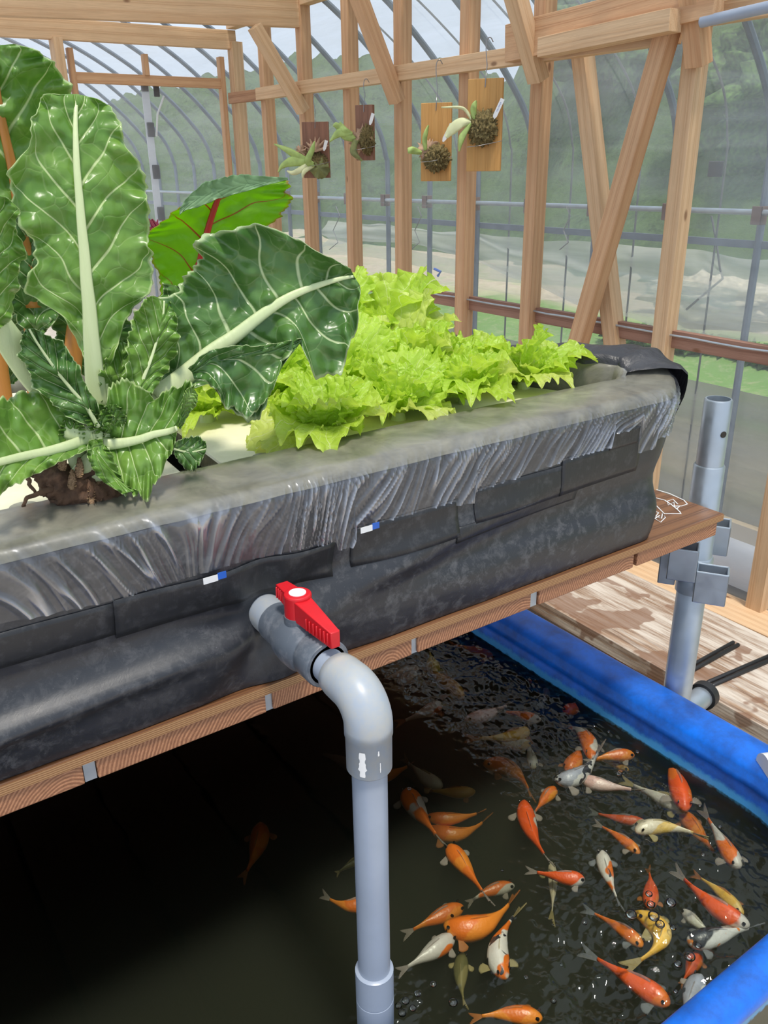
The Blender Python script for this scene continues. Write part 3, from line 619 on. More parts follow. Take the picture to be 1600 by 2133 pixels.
# ------------------------------------------------------------------ leaves
def cr(vals, t_):
    vals = np.asarray(vals, float); n_ = len(vals); s = t_ * (n_ - 1); i = min(int(s), n_ - 2); f = s - i
    p0 = vals[max(i-1, 0)]; p1 = vals[i]; p2 = vals[i+1]; p3 = vals[min(i+2, n_-1)]
    return .5 * ((2*p1) + (p2-p0)*f + (2*p0-5*p1+4*p2-p3)*f*f + (3*p1-p0-3*p2+p3)*f**3)
LC = [0]
def leaf(parent, st, y0, y1, mat, ribmat, ribw=(.008, .002), cup=.02, edge=(0, 0), ruf=.006, nv=8, kf=3.0, puck=.004, nu=90, nvv=44, seed=None, bow=0.0, name='leaf', jag=.17, droop=0.0):
    """st: stations base->tip of (mx,my, lx,ly, rx,ry) outline of the leaf; y0..y1 = distance plane of the rib at base and tip; edge = extra distance of left/right margins"""
    LC[0] += 1; sd = (seed if seed is not None else LC[0]) * 3.7
    n_ = len(st); Ms = []; Ls = []; Rs = []
    for i, s in enumerate(st):
        t_ = i / (n_ - 1); y = y0 + (y1 - y0) * t_ + bow * math.sin(math.pi * t_)
        Ms.append(P(s[0], s[1], y=y)); Ls.append(P(s[2], s[3], y=y + edge[0] * math.sin(math.pi * min(1, t_ * 1.1 + .05)))); Rs.append(P(s[4], s[5], y=y + edge[1] * math.sin(math.pi * min(1, t_ * 1.1 + .05))))
    us = np.linspace(0, 1, nu); vs = np.linspace(-1, 1, nvv); V = np.zeros((nu, nvv, 3)); PH = np.zeros((nu, nvv)); AV = np.zeros((nu, nvv))
    for i, u in enumerate(us):
        m = Vector(cr(Ms, u)); l = Vector(cr(Ls, u)); r = Vector(cr(Rs, u)); toc = (-m).normalized()
        for j, v in enumerate(vs):
            a = abs(v); side = l if v < 0 else r; wv_ = (side - m).length
            e = a * (1 + jag * noise.noise((u * 14 + sd, v * 1.5, 1)) * a ** 4 + jag * .6 * noise.noise((u * 38 + sd, 0, 4 + v)) * a ** 6)
            p = m.lerp(side, e)
            wob = .10 * noise.noise((u * 5 + sd, v * 2, 7))
            ph = nv * u - kf * a ** .85 * .62 + (.5 if v < 0 else 0) + wob * 4 * a
            tri = abs((ph % 1) - .5)
            d = cup * (a ** 2) * min(1, wv_ / .05) - puck * .6 * math.exp(-(tri / .13) ** 2) * (1 - a * .5) + puck * 2.4 * noise.noise((p.x * 30 + sd, p.y * 42, p.z * 42)) + puck * .5 * noise.noise((p.x * 110 + sd, p.y * 110, p.z * 110))
            rf = 1.6 * ruf * a ** 4 * (math.sin(u * 46 + sd + v * 2 + 3 * noise.noise((u * 6 + sd, 0, 0))) + .6 * math.sin(u * 83 + sd * 2))
            p = p + toc * (d + rf - droop * a * a)
            V[i, j] = p; PH[i, j] = ph; AV[i, j] = a
    # tip closes: keep
    o = mk(name, V.reshape(-1, 3), grid_faces(nu, nvv), mat, parent, attrs={'phase': PH, 'av': AV})
    md = o.modifiers.new('s', 'SOLIDIFY'); md.thickness = .0006; md.offset = 0
    if ribmat:
        pts = [Vector(cr(Ms, u)) + (-Vector(cr(Ms, u))).normalized() * (.0015 + puck * .45) for u in np.linspace(0, .985, 40)]
        rad = [ribw[0] + (ribw[1] - ribw[0]) * (i / 39) ** .42 for i in range(40)]
        tv = (-pts[10]).normalized()
        MB().tube(pts, rad, 10, flat=.45, up=tv).build('midrib', ribmat, o, True, auto=False)
    return o
def stem(parent, pts, rad, mat, name='leaf_stalk', flat=.5):
    ps = [P(a, b, y=c) for a, b, c in pts]
    if pts[0][2] > 1.05: ps = [Vector((ps[0].x, ps[0].y, BZ - .004))] + ps; rad = (rad[0],) + tuple(rad)     # back stalks reach down to the raft
    q = [Vector(cr(ps, t_)) for t_ in np.linspace(0, 1, 24)]; rr = [float(cr([[r] for r in rad], t_)[0]) for t_ in np.linspace(0, 1, 24)]
    return MB().tube(q, rr, 14, flat=flat, up=(-q[8]).normalized()).build(name, mat, parent, True, auto=False)
base = P(190, 1035, z=BZ)
ch = empty('chard_plant', base, 'large white-ribbed chard with glossy green leaves at the front left of the planter', 'chard')
YB = .93
# A tall centre leaf
leaf(ch, [(203, 850, 196, 856, 212, 850), (196, 770, 182, 800, 222, 800), (190, 700, 172, 735, 240, 740), (186, 640, 138, 665, 262, 660), (180, 585, 60, 610, 312, 600), (176, 530, 78, 545, 322, 545), (170, 470, 70, 500, 306, 490), (165, 410, 40, 445, 309, 430),
          (160, 350, 22, 370, 300, 380), (158, 300, 52, 290, 272, 320), (157, 262, 66, 232, 246, 272), (158, 225, 92, 200, 236, 232), (160, 196, 130, 197, 200, 205)], YB, .97, M['chard'], M['rib'], (.0145, .0016), cup=.012, edge=(.03, .02), nv=7.5, kf=3.2, ruf=.004, puck=.004, nu=130, nvv=60, bow=-.015)
# C right dark leaf
leaf(ch, [(330, 830, 322, 815, 345, 838), (385, 783, 335, 770, 430, 800), (440, 735, 345, 700, 470, 840), (490, 700, 330, 640, 520, 862), (530, 668, 385, 600, 556, 848), (565, 642, 400, 560, 578, 760), (600, 620, 415, 520, 622, 722), (635, 604, 470, 482, 660, 782), (670, 592, 560, 474, 706, 758), (700, 583, 640, 512, 736, 700), (722, 578, 700, 540, 750, 630), (738, 576, 730, 560, 750, 595)],
     .93, .86, M['chard_dark'], M['rib'], (.017, .0016), cup=.016, edge=(.05, -.015), nv=8, kf=2.6, ruf=.006, puck=.005, nu=130, nvv=64, seed=21)
# lobe of C lower front (wavy piece)
leaf(ch, [(400, 775, 392, 768, 405, 790), (440, 755, 430, 735, 440, 800), (480, 748, 480, 722, 470, 840), (530, 742, 540, 720, 512, 862), (570, 733, 590, 712, 556, 840), (600, 722, 622, 706, 585, 770), (628, 708, 630, 705, 625, 715)], .885, .865, M['chard_dark'], None, cup=.012, ruf=.005, puck=.005, nv=4, nu=70, nvv=36, seed=9)
# B top-left leaf with orange rib
ch2 = empty('chard_plant', P(60, 930, y=1.10), 'orange-stalked chard standing behind the white-ribbed chard at the left edge', 'chard')
leaf(ch2, [(70, 640, 60, 640, 84, 640), (52, 520, -60, 520, 130, 520), (40, 440, -110, 440, 150, 430), (28, 360, -140, 350, 148, 350), (12, 290, -150, 260, 150, 270), (0, 230, -140, 190, 146, 190), (-8, 180, -130, 140, 118, 140), (-10, 130, -100, 100, 82, 108), (-10, 95, -50, 80, 30, 92)], 1.10, 1.06, M['chard'], M['ribo'], (.011, .003), cup=.02, edge=(.02, .03), nv=5, kf=2.5, puck=.007, nu=100, nvv=50, jag=.06)
stem(ch2, [(20, 880, 1.10), (0, 760, 1.10), (-10, 650, 1.1)], (.008, .009, .008), M['ribo']); stem(ch2, [(70, 860, 1.12), (70, 760, 1.12), (62, 660, 1.12), (50, 520, 1.11)], (.007, .008, .008, .006), M['ribo'])
stem(ch2, [(150, 860, 1.08), (150, 780, 1.08), (156, 700, 1.08), (158, 655, 1.08)], (.009, .011, .011, .008), M['ribo'])
leaf(ch2, [(75, 690, 60, 700, 90, 700), (70, 620, 20, 640, 130, 640), (68, 560, 0, 560, 130, 580), (60, 500, -5, 480, 110, 500), (50, 440, 20, 430, 80, 440)], 1.09, 1.08, M['chard_dark'], None, cup=.02, puck=.006, nu=60, nvv=30)
leaf(ch2, [(205, 800, 190, 800, 220, 800), (205, 740, 140, 740, 262, 740), (200, 690, 110, 680, 270, 690), (200, 640, 120, 620, 260, 640), (195, 600, 150, 590, 230, 600)], 1.12, 1.10, M['chard_dark'], None, cup=.02, puck=.006, nu=60, nvv=30)
leaf(ch2, [(20, 800, 10, 800, 30, 800), (15, 740, -20, 740, 60, 760), (10, 690, -20, 680, 70, 700), (20, 640, -20, 620, 70, 640)], 1.15, 1.15, M['chard_dark'], None, cup=.02, nu=40, nvv=24)
# D red-ribbed backlit leaf
ch3 = empty('chard_plant', P(400, 800, y=1.12), 'red-stalked chard with a backlit lime leaf behind the dark right-hand leaf', 'chard')
leaf(ch3, [(392, 680, 372, 690, 410, 680), (400, 620, 325, 640, 450, 620), (408, 570, 335, 590, 470, 570), (420, 530, 325, 550, 490, 520), (430, 490, 296, 500, 530, 486), (440, 455, 320, 478, 566, 466), (450, 425, 356, 446, 588, 430), (458, 402, 400, 418, 596, 400), (470, 380, 440, 388, 600, 374)], 1.12, 1.07, M['chard_back'], M['ribr'], (.0065, .0035), cup=.015, edge=(.03, .01), nv=4.5, kf=2.4, ruf=.003, puck=.003, nu=90, nvv=50, seed=5)
leaf(ch3, [(600, 372, 599, 370, 600, 374), (550, 380, 556, 368, 548, 388), (500, 388, 505, 365, 500, 402), (460, 395, 470, 366, 455, 414), (420, 410, 430, 380, 420, 428), (392, 425, 398, 402, 385, 440), (374, 440, 376, 432, 374, 448)], 1.055, 1.05, M['chard_pale'], None, cup=.006, ruf=.001, puck=.001, nu=60, nvv=30, seed=2)
stem(ch3, [(318, 830, 1.12), (338, 775, 1.12), (372, 720, 1.12), (395, 670, 1.12)], (.006, .0065, .007, .006), M['ribr'])
stem(ch3, [(245, 760, 1.14), (246, 720, 1.14), (248, 680, 1.14)], (.004, .005, .004), M['ribr'])
for k in range(7):
    q = P(322 + (k % 4) * 6, 492 - (k // 2) * 7, y=1.5)
tp = MB()
for k in range(14):
    q = P(318 + random.random() * 26, 470 + random.random() * 26, y=1.6); tp.tube([q, q + Vector((random.uniform(-.012, .012), 0, .014))], [.004, .001], 5)
o = tp.build('red_leaf_plant', M['pinkflower'], smooth=True); tag(o, 'dark red feathery leaf tips peeking above the chard', 'plant')
# E lower-left leaf
leaf(ch, [(246, 895, 244, 884, 250, 905), (200, 908, 205, 862, 218, 925), (150, 926, 160, 828, 155, 948), (100, 940, 110, 812, 118, 968), (50, 950, 45, 818, 62, 996), (0, 962, -10, 835, 10, 1022), (-50, 975, -60, 860, -40, 1050), (-90, 985, -95, 940, -90, 1010)],
     .90, .80, M['chard'], M['rib'], (.009, .003), cup=.01, edge=(.05, -.02), nv=7, kf=2.4, ruf=.007, puck=.006, nu=110, nvv=54, seed=14)
# F front leaf right
leaf(ch, [(216, 926, 214, 916, 218, 934), (245, 924, 222, 830, 232, 1000), (270, 920, 250, 800, 262, 1030), (295, 914, 290, 806, 292, 1034), (320, 905, 330, 828, 318, 1022), (345, 900, 368, 800, 345, 970), (362, 895, 398, 800, 362, 930), (368, 892, 404, 812, 368, 905)],
     .885, .835, M['chard'], M['rib'], (.008, .003), cup=.006, edge=(.02, -.03), nv=6, kf=2.2, ruf=.006, puck=.005, nu=110, nvv=56, seed=31)
leaf(ch, [(215, 925, 214, 915, 222, 930), (200, 940, 185, 920, 232, 945), (210, 965, 186, 960, 250, 985), (240, 995, 205, 995, 262, 1010), (270, 1025, 255, 1030, 290, 1022)], .86, .83, M['chard'], None, cup=-.006, ruf=.006, nv=3, nu=60, nvv=30)
# tip curl of F
leaf(ch, [(372, 890, 368, 880, 376, 895), (385, 850, 378, 845, 395, 862), (395, 825, 385, 815, 410, 840), (405, 812, 398, 805, 412, 822)], .835, .83, M['chard'], None, cup=.004, ruf=.004, nu=40, nvv=20)
# G crinkled dark leaf centre-left
leaf(ch, [(205, 890, 196, 890, 214, 886), (180, 848, 130, 862, 202, 840), (150, 812, 90, 826, 176, 800), (122, 778, 58, 780, 158, 752), (98, 745, 40, 740, 130, 712), (76, 712, 45, 705, 100, 698), (60, 684, 52, 688, 72, 684)], .878, .875, M['chard_dark'], M['rib'], (.003, .001), cup=.012, nv=7, ruf=.005, puck=.008, nu=90, nvv=44, seed=3)
# H centre-right leaf
leaf(ch, [(285, 830, 262, 835, 310, 830), (298, 790, 258, 800, 335, 792), (312, 755, 266, 745, 356, 760), (322, 725, 270, 700, 370, 720), (332, 690, 282, 655, 370, 690), (340, 655, 300, 625, 366, 655), (342, 625, 318, 616, 356, 628)], .91, .93, M['chard'], M['rib'], (.003, .001), cup=.014, nv=6, ruf=.005, puck=.006, nu=90, nvv=44, seed=8)
leaf(ch, [(250, 860, 232, 860, 268, 860), (250, 820, 212, 830, 290, 830), (252, 780, 212, 770, 290, 790), (258, 740, 228, 725, 300, 750), (262, 715, 245, 705, 285, 715)], .925, .95, M['chard'], None, cup=.012, nv=5, ruf=.005, puck=.007, nu=70, nvv=34, seed=12)
# leaf between H and C
leaf(ch, [(400, 800, 372, 810, 415, 800), (412, 740, 350, 760, 445, 745), (405, 690, 345, 700, 450, 690), (395, 640, 330, 640, 440, 650), (388, 600, 345, 590, 430, 600)], .97, 1.0, M['chard_dark'], M['rib'], (.0025, .001), cup=.014, nv=5, ruf=.005, puck=.006, nu=80, nvv=40, seed=18)
leaf(ch, [(360, 790, 352, 800, 372, 790), (372, 740, 350, 750, 396, 735), (375, 700, 356, 700, 398, 690), (370, 665, 360, 660, 385, 660)], .95, .95, M['chard'], None, cup=.01, nu=50, nvv=24)
# I left-edge bright leaf and thick stalk
leaf(ch, [(-30, 700, -50, 700, -5, 690), (-25, 640, -80, 640, 22, 660), (-20, 590, -90, 590, 38, 600), (-10, 540, -90, 540, 40, 560), (-5, 500, -90, 500, 54, 528), (-5, 460, -80, 460, 34, 480), (-10, 430, -60, 420, 42, 440), (-15, 405, -40, 400, 15, 410)], .86, .84, M['chard'], None, cup=-.02, nv=6, ruf=.009, puck=.006, nu=90, nvv=44, seed=25)
stem(ch, [(215, 900, .92), (150, 860, .91), (80, 790, .90), (20, 710, .89), (-30, 630, .88)], (.013, .015, .016, .014, .010), M['rib'])
stem(ch, [(214, 900, .93), (206, 860, .93), (200, 800, .93)], (.010, .013, .013), M['rib'])
stem(ch, [(225, 900, .925), (290, 860, .93), (345, 820, .93)], (.009, .012, .015), M['rib'])
stem(ch, [(190, 1000, .89), (165, 960, .885), (150, 890, .89)], (.008, .011, .008), M['rib']); stem(ch, [(200, 1015, .875), (208, 975, .87), (215, 930, .875)], (.009, .010, .007), M['rib'])
stem(ch, [(150, 985, .88), (185, 965, .872), (215, 940, .87)], (.003, .010, .008), M['rib']); stem(ch, [(135, 895, .885), (165, 900, .88), (210, 915, .88)], (.010, .013, .008), M['rib'])
# crown crinkles
for k, (cx_, cy_) in enumerate([(205, 870), (225, 890), (190, 905), (235, 870), (180, 880), (150, 900)]):
    leaf(ch, [(cx_, cy_ + 38, cx_ - 8, cy_ + 38, cx_ + 8, cy_ + 38), (cx_ + 4, cy_ + 15, cx_ - 24, cy_ + 18, cx_ + 26, cy_ + 10), (cx_, cy_ - 8, cx_ - 28, cy_ - 4, cx_ + 26, cy_ - 10), (cx_ - 4, cy_ - 28, cx_ - 14, cy_ - 26, cx_ + 8, cy_ - 28)], .885, .88, M['chard'], None, cup=.006, ruf=.007, puck=.006, nu=40, nvv=24, nv=4)
# small round leaf right
leaf(ch, [(362, 935, 360, 925, 362, 945), (380, 940, 384, 912, 372, 960), (400, 942, 408, 908, 398, 982), (418, 938, 426, 918, 414, 970), (430, 935, 430, 928, 428, 942)], .90, .89, M['chard_dark'], M['rib'], (.0015, .0008), cup=.006, nv=4, ruf=.003, nu=50, nvv=26)
leaf(ch, [(225, 1040, 215, 1040, 230, 1042), (228, 1025, 216, 1030, 238, 1020), (238, 1010, 226, 1008, 244, 1012), (240, 1002, 238, 1002, 242, 1004)], .865, .86, M['chard'], None, cup=.003, nu=20, nvv=12, ruf=.001)
# woody root
def P3(l): return [P(*a[:2], y=a[2]) for a in l]
def lump(pts, rad, mat, name, amp=.35):
    ps = P3(pts); q = [Vector(cr(ps, t_)) for t_ in np.linspace(0, 1, 50)]; rr = [float(cr([[r] for r in rad], t_)[0]) for t_ in np.linspace(0, 1, 50)]
    mb_ = MB().tube(q, rr, 26); V = []
    for i, v in enumerate(mb_.V):
        c_ = q[i // 26]; d = Vector(v) - c_; V.append(c_ + d * (1 + amp * noise.noise(Vector(v) * 90) + amp * .7 * noise.noise(Vector(v) * 240)))
    return mk(name, V, mb_.F, mat, ch)
lump([(80, 968, .90), (120, 1000, .89), (165, 1030, .885), (215, 1020, .885), (255, 1010, .89)], (.014, .020, .024, .026, .010), M['root'], 'rootstock')
lump([(215, 1025, .885), (195, 985, .89), (190, 950, .90)], (.022, .024, .018), M['root'], 'rootstock', .3)
for i, l in enumerate([[(95, 990, .885), (105, 1015, .875), (130, 1025, .875)], [(110, 1020, .875), (80, 1030, .87), (52, 1042, .87), (50, 1055, .87)], [(140, 1010, .88), (150, 1030, .87), (160, 1040, .87)], [(70, 975, .9), (60, 1000, .88), (72, 1030, .875)]]):
    ps = P3(l); q = [Vector(cr(ps, t_)) + Vector(noise.noise_vector((t_ * 6, i, 0))) * .003 for t_ in np.linspace(0, 1, 16)]
    MB().tube(q, [.0035 - .0022 * k / 15 for k in range(16)], 8).build('root', M['root'], ch, True, auto=False)
for i, (px, py) in enumerate([(150, 1000), (190, 1030), (205, 1025), (235, 1018), (130, 960), (165, 975)]):
    leaf(ch, [(px, py - 22, px - 3, py - 22, px + 3, py - 22), (px + 3, py - 5, px - 7, py - 5, px + 9, py - 4), (px, py + 10, px - 9, py + 12, px + 9, py + 10), (px + 2, py + 20, px - 4, py + 20, px + 6, py + 20)], .868, .862, M['dry'], None, cup=.005, ruf=.005, puck=.004, nu=24, nvv=14, name='dry_leaf')

# ------------------------------------------------------------------ lettuces
def lettuce_leaf(seed, L=.11, W_=.062, mat=None):
    rnd = random.Random(seed); nr, nt = 34, 84; V = []; PH = []; AV = []
    ang = rnd.uniform(.35, 1.5); f1 = rnd.uniform(8, 12); f2 = rnd.uniform(19, 25); f3 = rnd.uniform(40, 52)
    for i in range(nr):
        r = i / (nr - 1)
        for j in range(nt):
            th = 2 * j / (nt - 1) - 1; a = th * 2.25
            lob = 1 + .16 * noise.noise((th * 3, seed, 0)) * r + .10 * noise.noise((th * 8, seed, 2)) * r ** 3
            x = W_ * math.sin(a) * r ** 1.15 * lob; zc = L * (.52 * r ** .8 + .48 * math.cos(a) * r ** 1.3) * lob
            s_ = zc / L; yy = L * (1 - math.cos(ang * s_)) / ang; zz = L * math.sin(ang * s_) / ang
            fr = .010 * r ** 3 * math.sin(th * f1 + seed) + .008 * r ** 6 * math.sin(th * f2 + 2 * noise.noise((th * 4, seed, 6))) + .0075 * r ** 10 * math.sin(th * f3 + seed)
            pk = .004 * noise.noise((x * 70, zc * 70, seed)) + .002 * noise.noise((x * 150, zc * 150, seed))
            jg = .006 * r ** 8 * noise.noise((th * 26, seed, 8))
            V.append((x + jg * math.sin(a), yy + fr + pk - 3.0 * x * x, zz + jg * math.cos(a) - fr * .5 * math.sin(ang * s_)))
            PH.append(4.5 * th + .6 * r * th + .3 * noise.noise((r * 5, th * 5, seed)) + .5); AV.append(min(r, .9))
    me = bpy.data.meshes.new('lettuce_leaf'); me.from_pydata(V, [], grid_faces(nr, nt)); me.update(); me.polygons.foreach_set('use_smooth', [True] * len(me.polygons))
    for k, arr in (('phase', PH), ('av', AV)):
        at = me.attributes.new(k, 'FLOAT', 'POINT'); at.data.foreach_set('value', arr)
    me.materials.append(mat or M['lettuce']); return me
LM = [lettuce_leaf(k * 11 + 1, .115 + .012 * (k % 4), .056 + .008 * (k % 3), M['lettuce'] if k % 5 else M['lettuce2']) for k in range(12)]
# (x, y, scale, leaf count, lean)
heads = [(.47, 1.14, .62, 6, 'small yellowish lettuce beside the tip of the dark chard leaf'), (.56, .955, .80, 9, 'frilly lettuce nearest the valve, at the front left of the lettuce bed'), (.565, 1.13, .95, 9, 'lettuce behind the frontmost one, under the dark chard leaf tip'),
         (.70, .975, .82, 9, 'front-row lettuce, second from the left along the rim'), (.835, .985, .82, 9, 'front-row lettuce, third from the left along the rim'), (.975, 1.00, .85, 9, 'rightmost lettuce, touching the corner of the planter rim'),
         (.70, 1.12, 1.0, 10, 'lettuce in the middle of the bed, second row left'), (.84, 1.13, .95, 10, 'lettuce in the middle of the bed, second row centre'), (.93, 1.12, .80, 9, 'second-row lettuce by the right end of the planter'),
         (.66, 1.27, 1.0, 9, 'lettuce in the third row beside the dark chard leaf'), (.80, 1.27, 1.0, 9, 'third-row lettuce in the centre'), (.88, 1.23, .85, 9, 'third-row lettuce below the tall leafy one'),
         (.72, 1.42, 1.02, 9, 'back-row lettuce at the far left, against the wall posts'), (.93, 1.33, 1.0, 7, 'tall lettuce raising one frilly leaf in front of the far rim'), (.84, 1.42, .9, 9, 'back-row lettuce left of the tall one'), (.60, 1.36, .95, 8, 'lettuce half hidden behind the dark chard leaf')]
rl = random.Random(4)
for hi, (hx, hy, s_, nl, lb) in enumerate(heads):
    hd = empty('lettuce', (hx, hy, BZ), lb, 'lettuce', 'frilly lettuces in the planter')
    nl += 3
    for k in range(nl):
        me = LM[(hi * 5 + k * 7) % 12]; o = bpy.data.objects.new('leaf', me); sc.collection.objects.link(o); o.parent = hd
        ring = k / nl; az = k * 2.4 + hi * 1.7; tilt = .95 - ring * .90
        if 'tall' in lb and k == nl - 1: tilt = .15; az = -1.2
        sc_ = s_ * (1.05 - .25 * ring) * rl.uniform(.85, 1.12)
        if 'tall' in lb and k >= nl - 2: sc_ = 1.45 * s_
        o.matrix_local = Matrix.Rotation(az, 4, 'Z') @ Matrix.Rotation(-tilt * .95, 4, 'X') @ Matrix.Rotation(rl.uniform(-.25, .25), 4, 'Z') @ Matrix.Scale(sc_, 4)
        o.location = (.006 * math.cos(az), .006 * math.sin(az), .006)
    MB().tube([(hx, hy, BZ - .004), (hx, hy, BZ + .012)], [.012, .009], 12).build('stump', M['rib'], hd, True)
for px, py, lb in [(648, 934, 'planting hole in the foam raft below the front left lettuce')]:
    q = P(px, py, z=BZ); o = MB().tube([q + Vector((0, 0, -.012)), q + Vector((0, 0, .001))], .013, 20).build('planting_hole', M['hole_shade']); tag(o, lb, 'hole')  # dark disc on the raft, the hole's shade put into its colour
q = P(690, 935, z=BZ + .004)

# ------------------------------------------------------------------ blue tank, water
WZ = -1.06; RT = -.985
def rr_path(x0, x1, y0, y1, r, n_=16):
    pts = []
    for cx_, cy_, a0 in ((x1 - r, y0 + r, -90), (x1 - r, y1 - r, 0), (x0 + r, y1 - r, 90), (x0 + r, y0 + r, 180)):
        for k in range(n_ + 1):
            a = math.radians(a0 + 90 * k / n_); pts.append((cx_ + r * math.cos(a), cy_ + r * math.sin(a), math.cos(a), math.sin(a)))
    out = []
    for i in range(len(pts)):
        p = pts[i]; q = pts[(i + 1) % len(pts)]; d = math.hypot(q[0] - p[0], q[1] - p[1]); k = max(1, int(d / .05))
        for j in range(k):
            t_ = j / k; out.append(tuple(p[m] * (1 - t_) + q[m] * t_ for m in range(4)))
    return out
tp_ = rr_path(-1.35, 1.285, .355, 2.6, .26)
tprof = [(-.062, -1.48), (-.060, -1.2), (-.055, -1.06), (-.052, -1.03), (-.048, -1.022), (-.056, -1.016), (-.052, -1.008)] + [(-.024 + .028 * math.cos(math.radians(a)), -1.0 + .024 * math.sin(math.radians(a))) for a in range(165, -61, -15)] + [(-.012, -1.035), (-.014, -1.1), (-.02, -1.3), (-.03, -1.495)]
def tsc(p): return 1.0
V = []; 
for (x, y, nx, ny) in tp_:
    for o_, z in tprof:
        o2 = o_ * (1.9 if (o_ < -.03 and nx > .3 and z > -1.2) else 1.0) if False else o_
        k = 1.0 + .75 * sm(.35, 1, nx) * (1 if o_ < -.0 else 0)      # rim broader along the right side
        V.append((x + nx * o2 * k, y + ny * o2 * k, z + .002 * nz((x * 5, y * 5, z * 5))))
n1, n2 = len(tp_), len(tprof)
Fc = [(i * n2 + j, ((i + 1) % n1) * n2 + j, ((i + 1) % n1) * n2 + j + 1, i * n2 + j + 1) for i in range(n1) for j in range(n2 - 1)]
tk = empty('fish_tank', (0, 1.4, G + .005), 'large bright blue fish tank with rolled rim under the bench', 'tank')
mk('tank_wall', V, Fc, M['tank'], tk)
ins = [(x - nx * .05, y - ny * .05) for x, y, nx, ny in tp_]
def disc(name, z, mat, parent, sub=None):
    c_ = (0, 1.4, z); V_ = [c_] + [(x, y, z) for x, y in ins]; n_ = len(ins)
    return mk(name, V_, [(0, i + 1, (i + 1) % n_ + 1) for i in range(n_)], mat, parent)
disc('tank_floor', -1.47, simple('dark_tank_floor', (.03, .035, .02), .9), tk)
# water: body volume box + rippled surface
t = NT('pond_water'); fr = t.n('Fresnel', IOR=1.40); g = t.n('BsdfGlossy', Roughness=.015); tr = t.n('BsdfTransparent', Color=(.93, .96, .92, 1))
m_ = t.n('MixShader'); t.l(fr.outputs[0], m_.inputs[0]); t.l(tr.outputs[0], m_.inputs[1]); t.l(g.outputs[0], m_.inputs[2]); M['water'] = t.done(m_.outputs[0])
def ripple(x, y):
    h = 0.0
    for cx_, cy_, a_, lam, rad in RIP:
        d = math.hypot(x - cx_, y - cy_)
        if d < rad * 2.2: h += a_ * math.sin(d / lam * 6.283) * math.exp(-(d / rad) ** 2)
    act = ACT(x, y)
    if act > .01: h += act * (.0070 * noise.noise((x * 17, y * 17, 0)) + .0066 * noise.noise((x * 42, y * 46, 3)) + .0032 * noise.noise((x * 120, y * 130, 6)))
    return h
def wp2(px, py): q = P(px, py, z=WZ); return q.x, q.y
RIP = [(*wp2(1355, 1900), .0012, .012, .10), (*wp2(1060, 1430), .0011, .011, .09), (*wp2(1130, 1540), .0008, .010, .06), (*wp2(1215, 1540), .0009, .012, .08), (*wp2(845, 2100), .0010, .010, .05), (*wp2(1290, 1960), .0008, .014, .12)]
ACTS = [(*wp2(1450, 1990), .20, 1.0), (*wp2(1430, 1790), .13, .8), (*wp2(1060, 1430), .13, .9), (*wp2(1170, 1540), .12, .7), (*wp2(1260, 1680), .10, .5), (*wp2(850, 2100), .07, 1.0), (*wp2(1260, 2090), .14, .8), (*wp2(910, 1340), .10, .8)]
def ACT(x, y): return min(1.0, .015 + sum(a_ * math.exp(-(math.hypot(x - cx_, y - cy_) / r) ** 2) for cx_, cy_, r, a_ in ACTS))
xs = np.concatenate([np.linspace(-1.30, .25, 40), np.linspace(.255, 1.195, 300)]); yv = np.concatenate([np.linspace(.405, 1.5, 340), np.linspace(1.51, 2.55, 30)])
V = []; keep = []
for x in xs:
    for y in yv: V.append((x, y, WZ + (ripple(x, y) if x > -.1 and y < 1.6 else 0)))
def inside(x, y):
    r = .21; x0, x1, y0, y1 = -1.305, 1.205, .40, 2.555
    cx_ = min(max(x, x0 + r), x1 - r); cy_ = min(max(y, y0 + r), y1 - r)
    return math.hypot(x - cx_, y - cy_) <= r + .002
Fc = [f for f in grid_faces(len(xs), len(yv)) if inside(*[sum(V[i][k] for i in f) / 4 for k in (0, 1)])]
o = mk('pond_water', V, Fc, M['water'], base=(0, 1.4, WZ)); tag(o, 'dark rippled pond water filling the blue tank', 'water', kind='stuff')
t = NT('murky_water'); va = t.n('VolumeAbsorption', Color=(.50, .50, .34, 1), Density=8.5); vs_ = t.n('VolumeScatter', Color=(.55, .60, .50, 1), Density=1.5); ad = t.n('AddShader'); t.l(va.outputs[0], ad.inputs[0]); t.l(vs_.outputs[0], ad.inputs[1])
t.l(ad.outputs[0], t.out.inputs[1]); M['murk'] = t.m
n_ = len(ins); V = [(x, y, WZ - .006) for x, y in ins] + [(x, y, -1.46) for x, y in ins]
Fc = [tuple(range(n_)), tuple(range(2 * n_ - 1, n_ - 1, -1))] + [(i, i + n_, (i + 1) % n_ + n_, (i + 1) % n_) for i in range(n_)]
o = mk('murky_water', V, Fc, M['murk'], base=(0, 1.4, -1.46), smooth=False); tag(o, 'dark green murky water below the surface of the pond', 'water', kind='stuff')

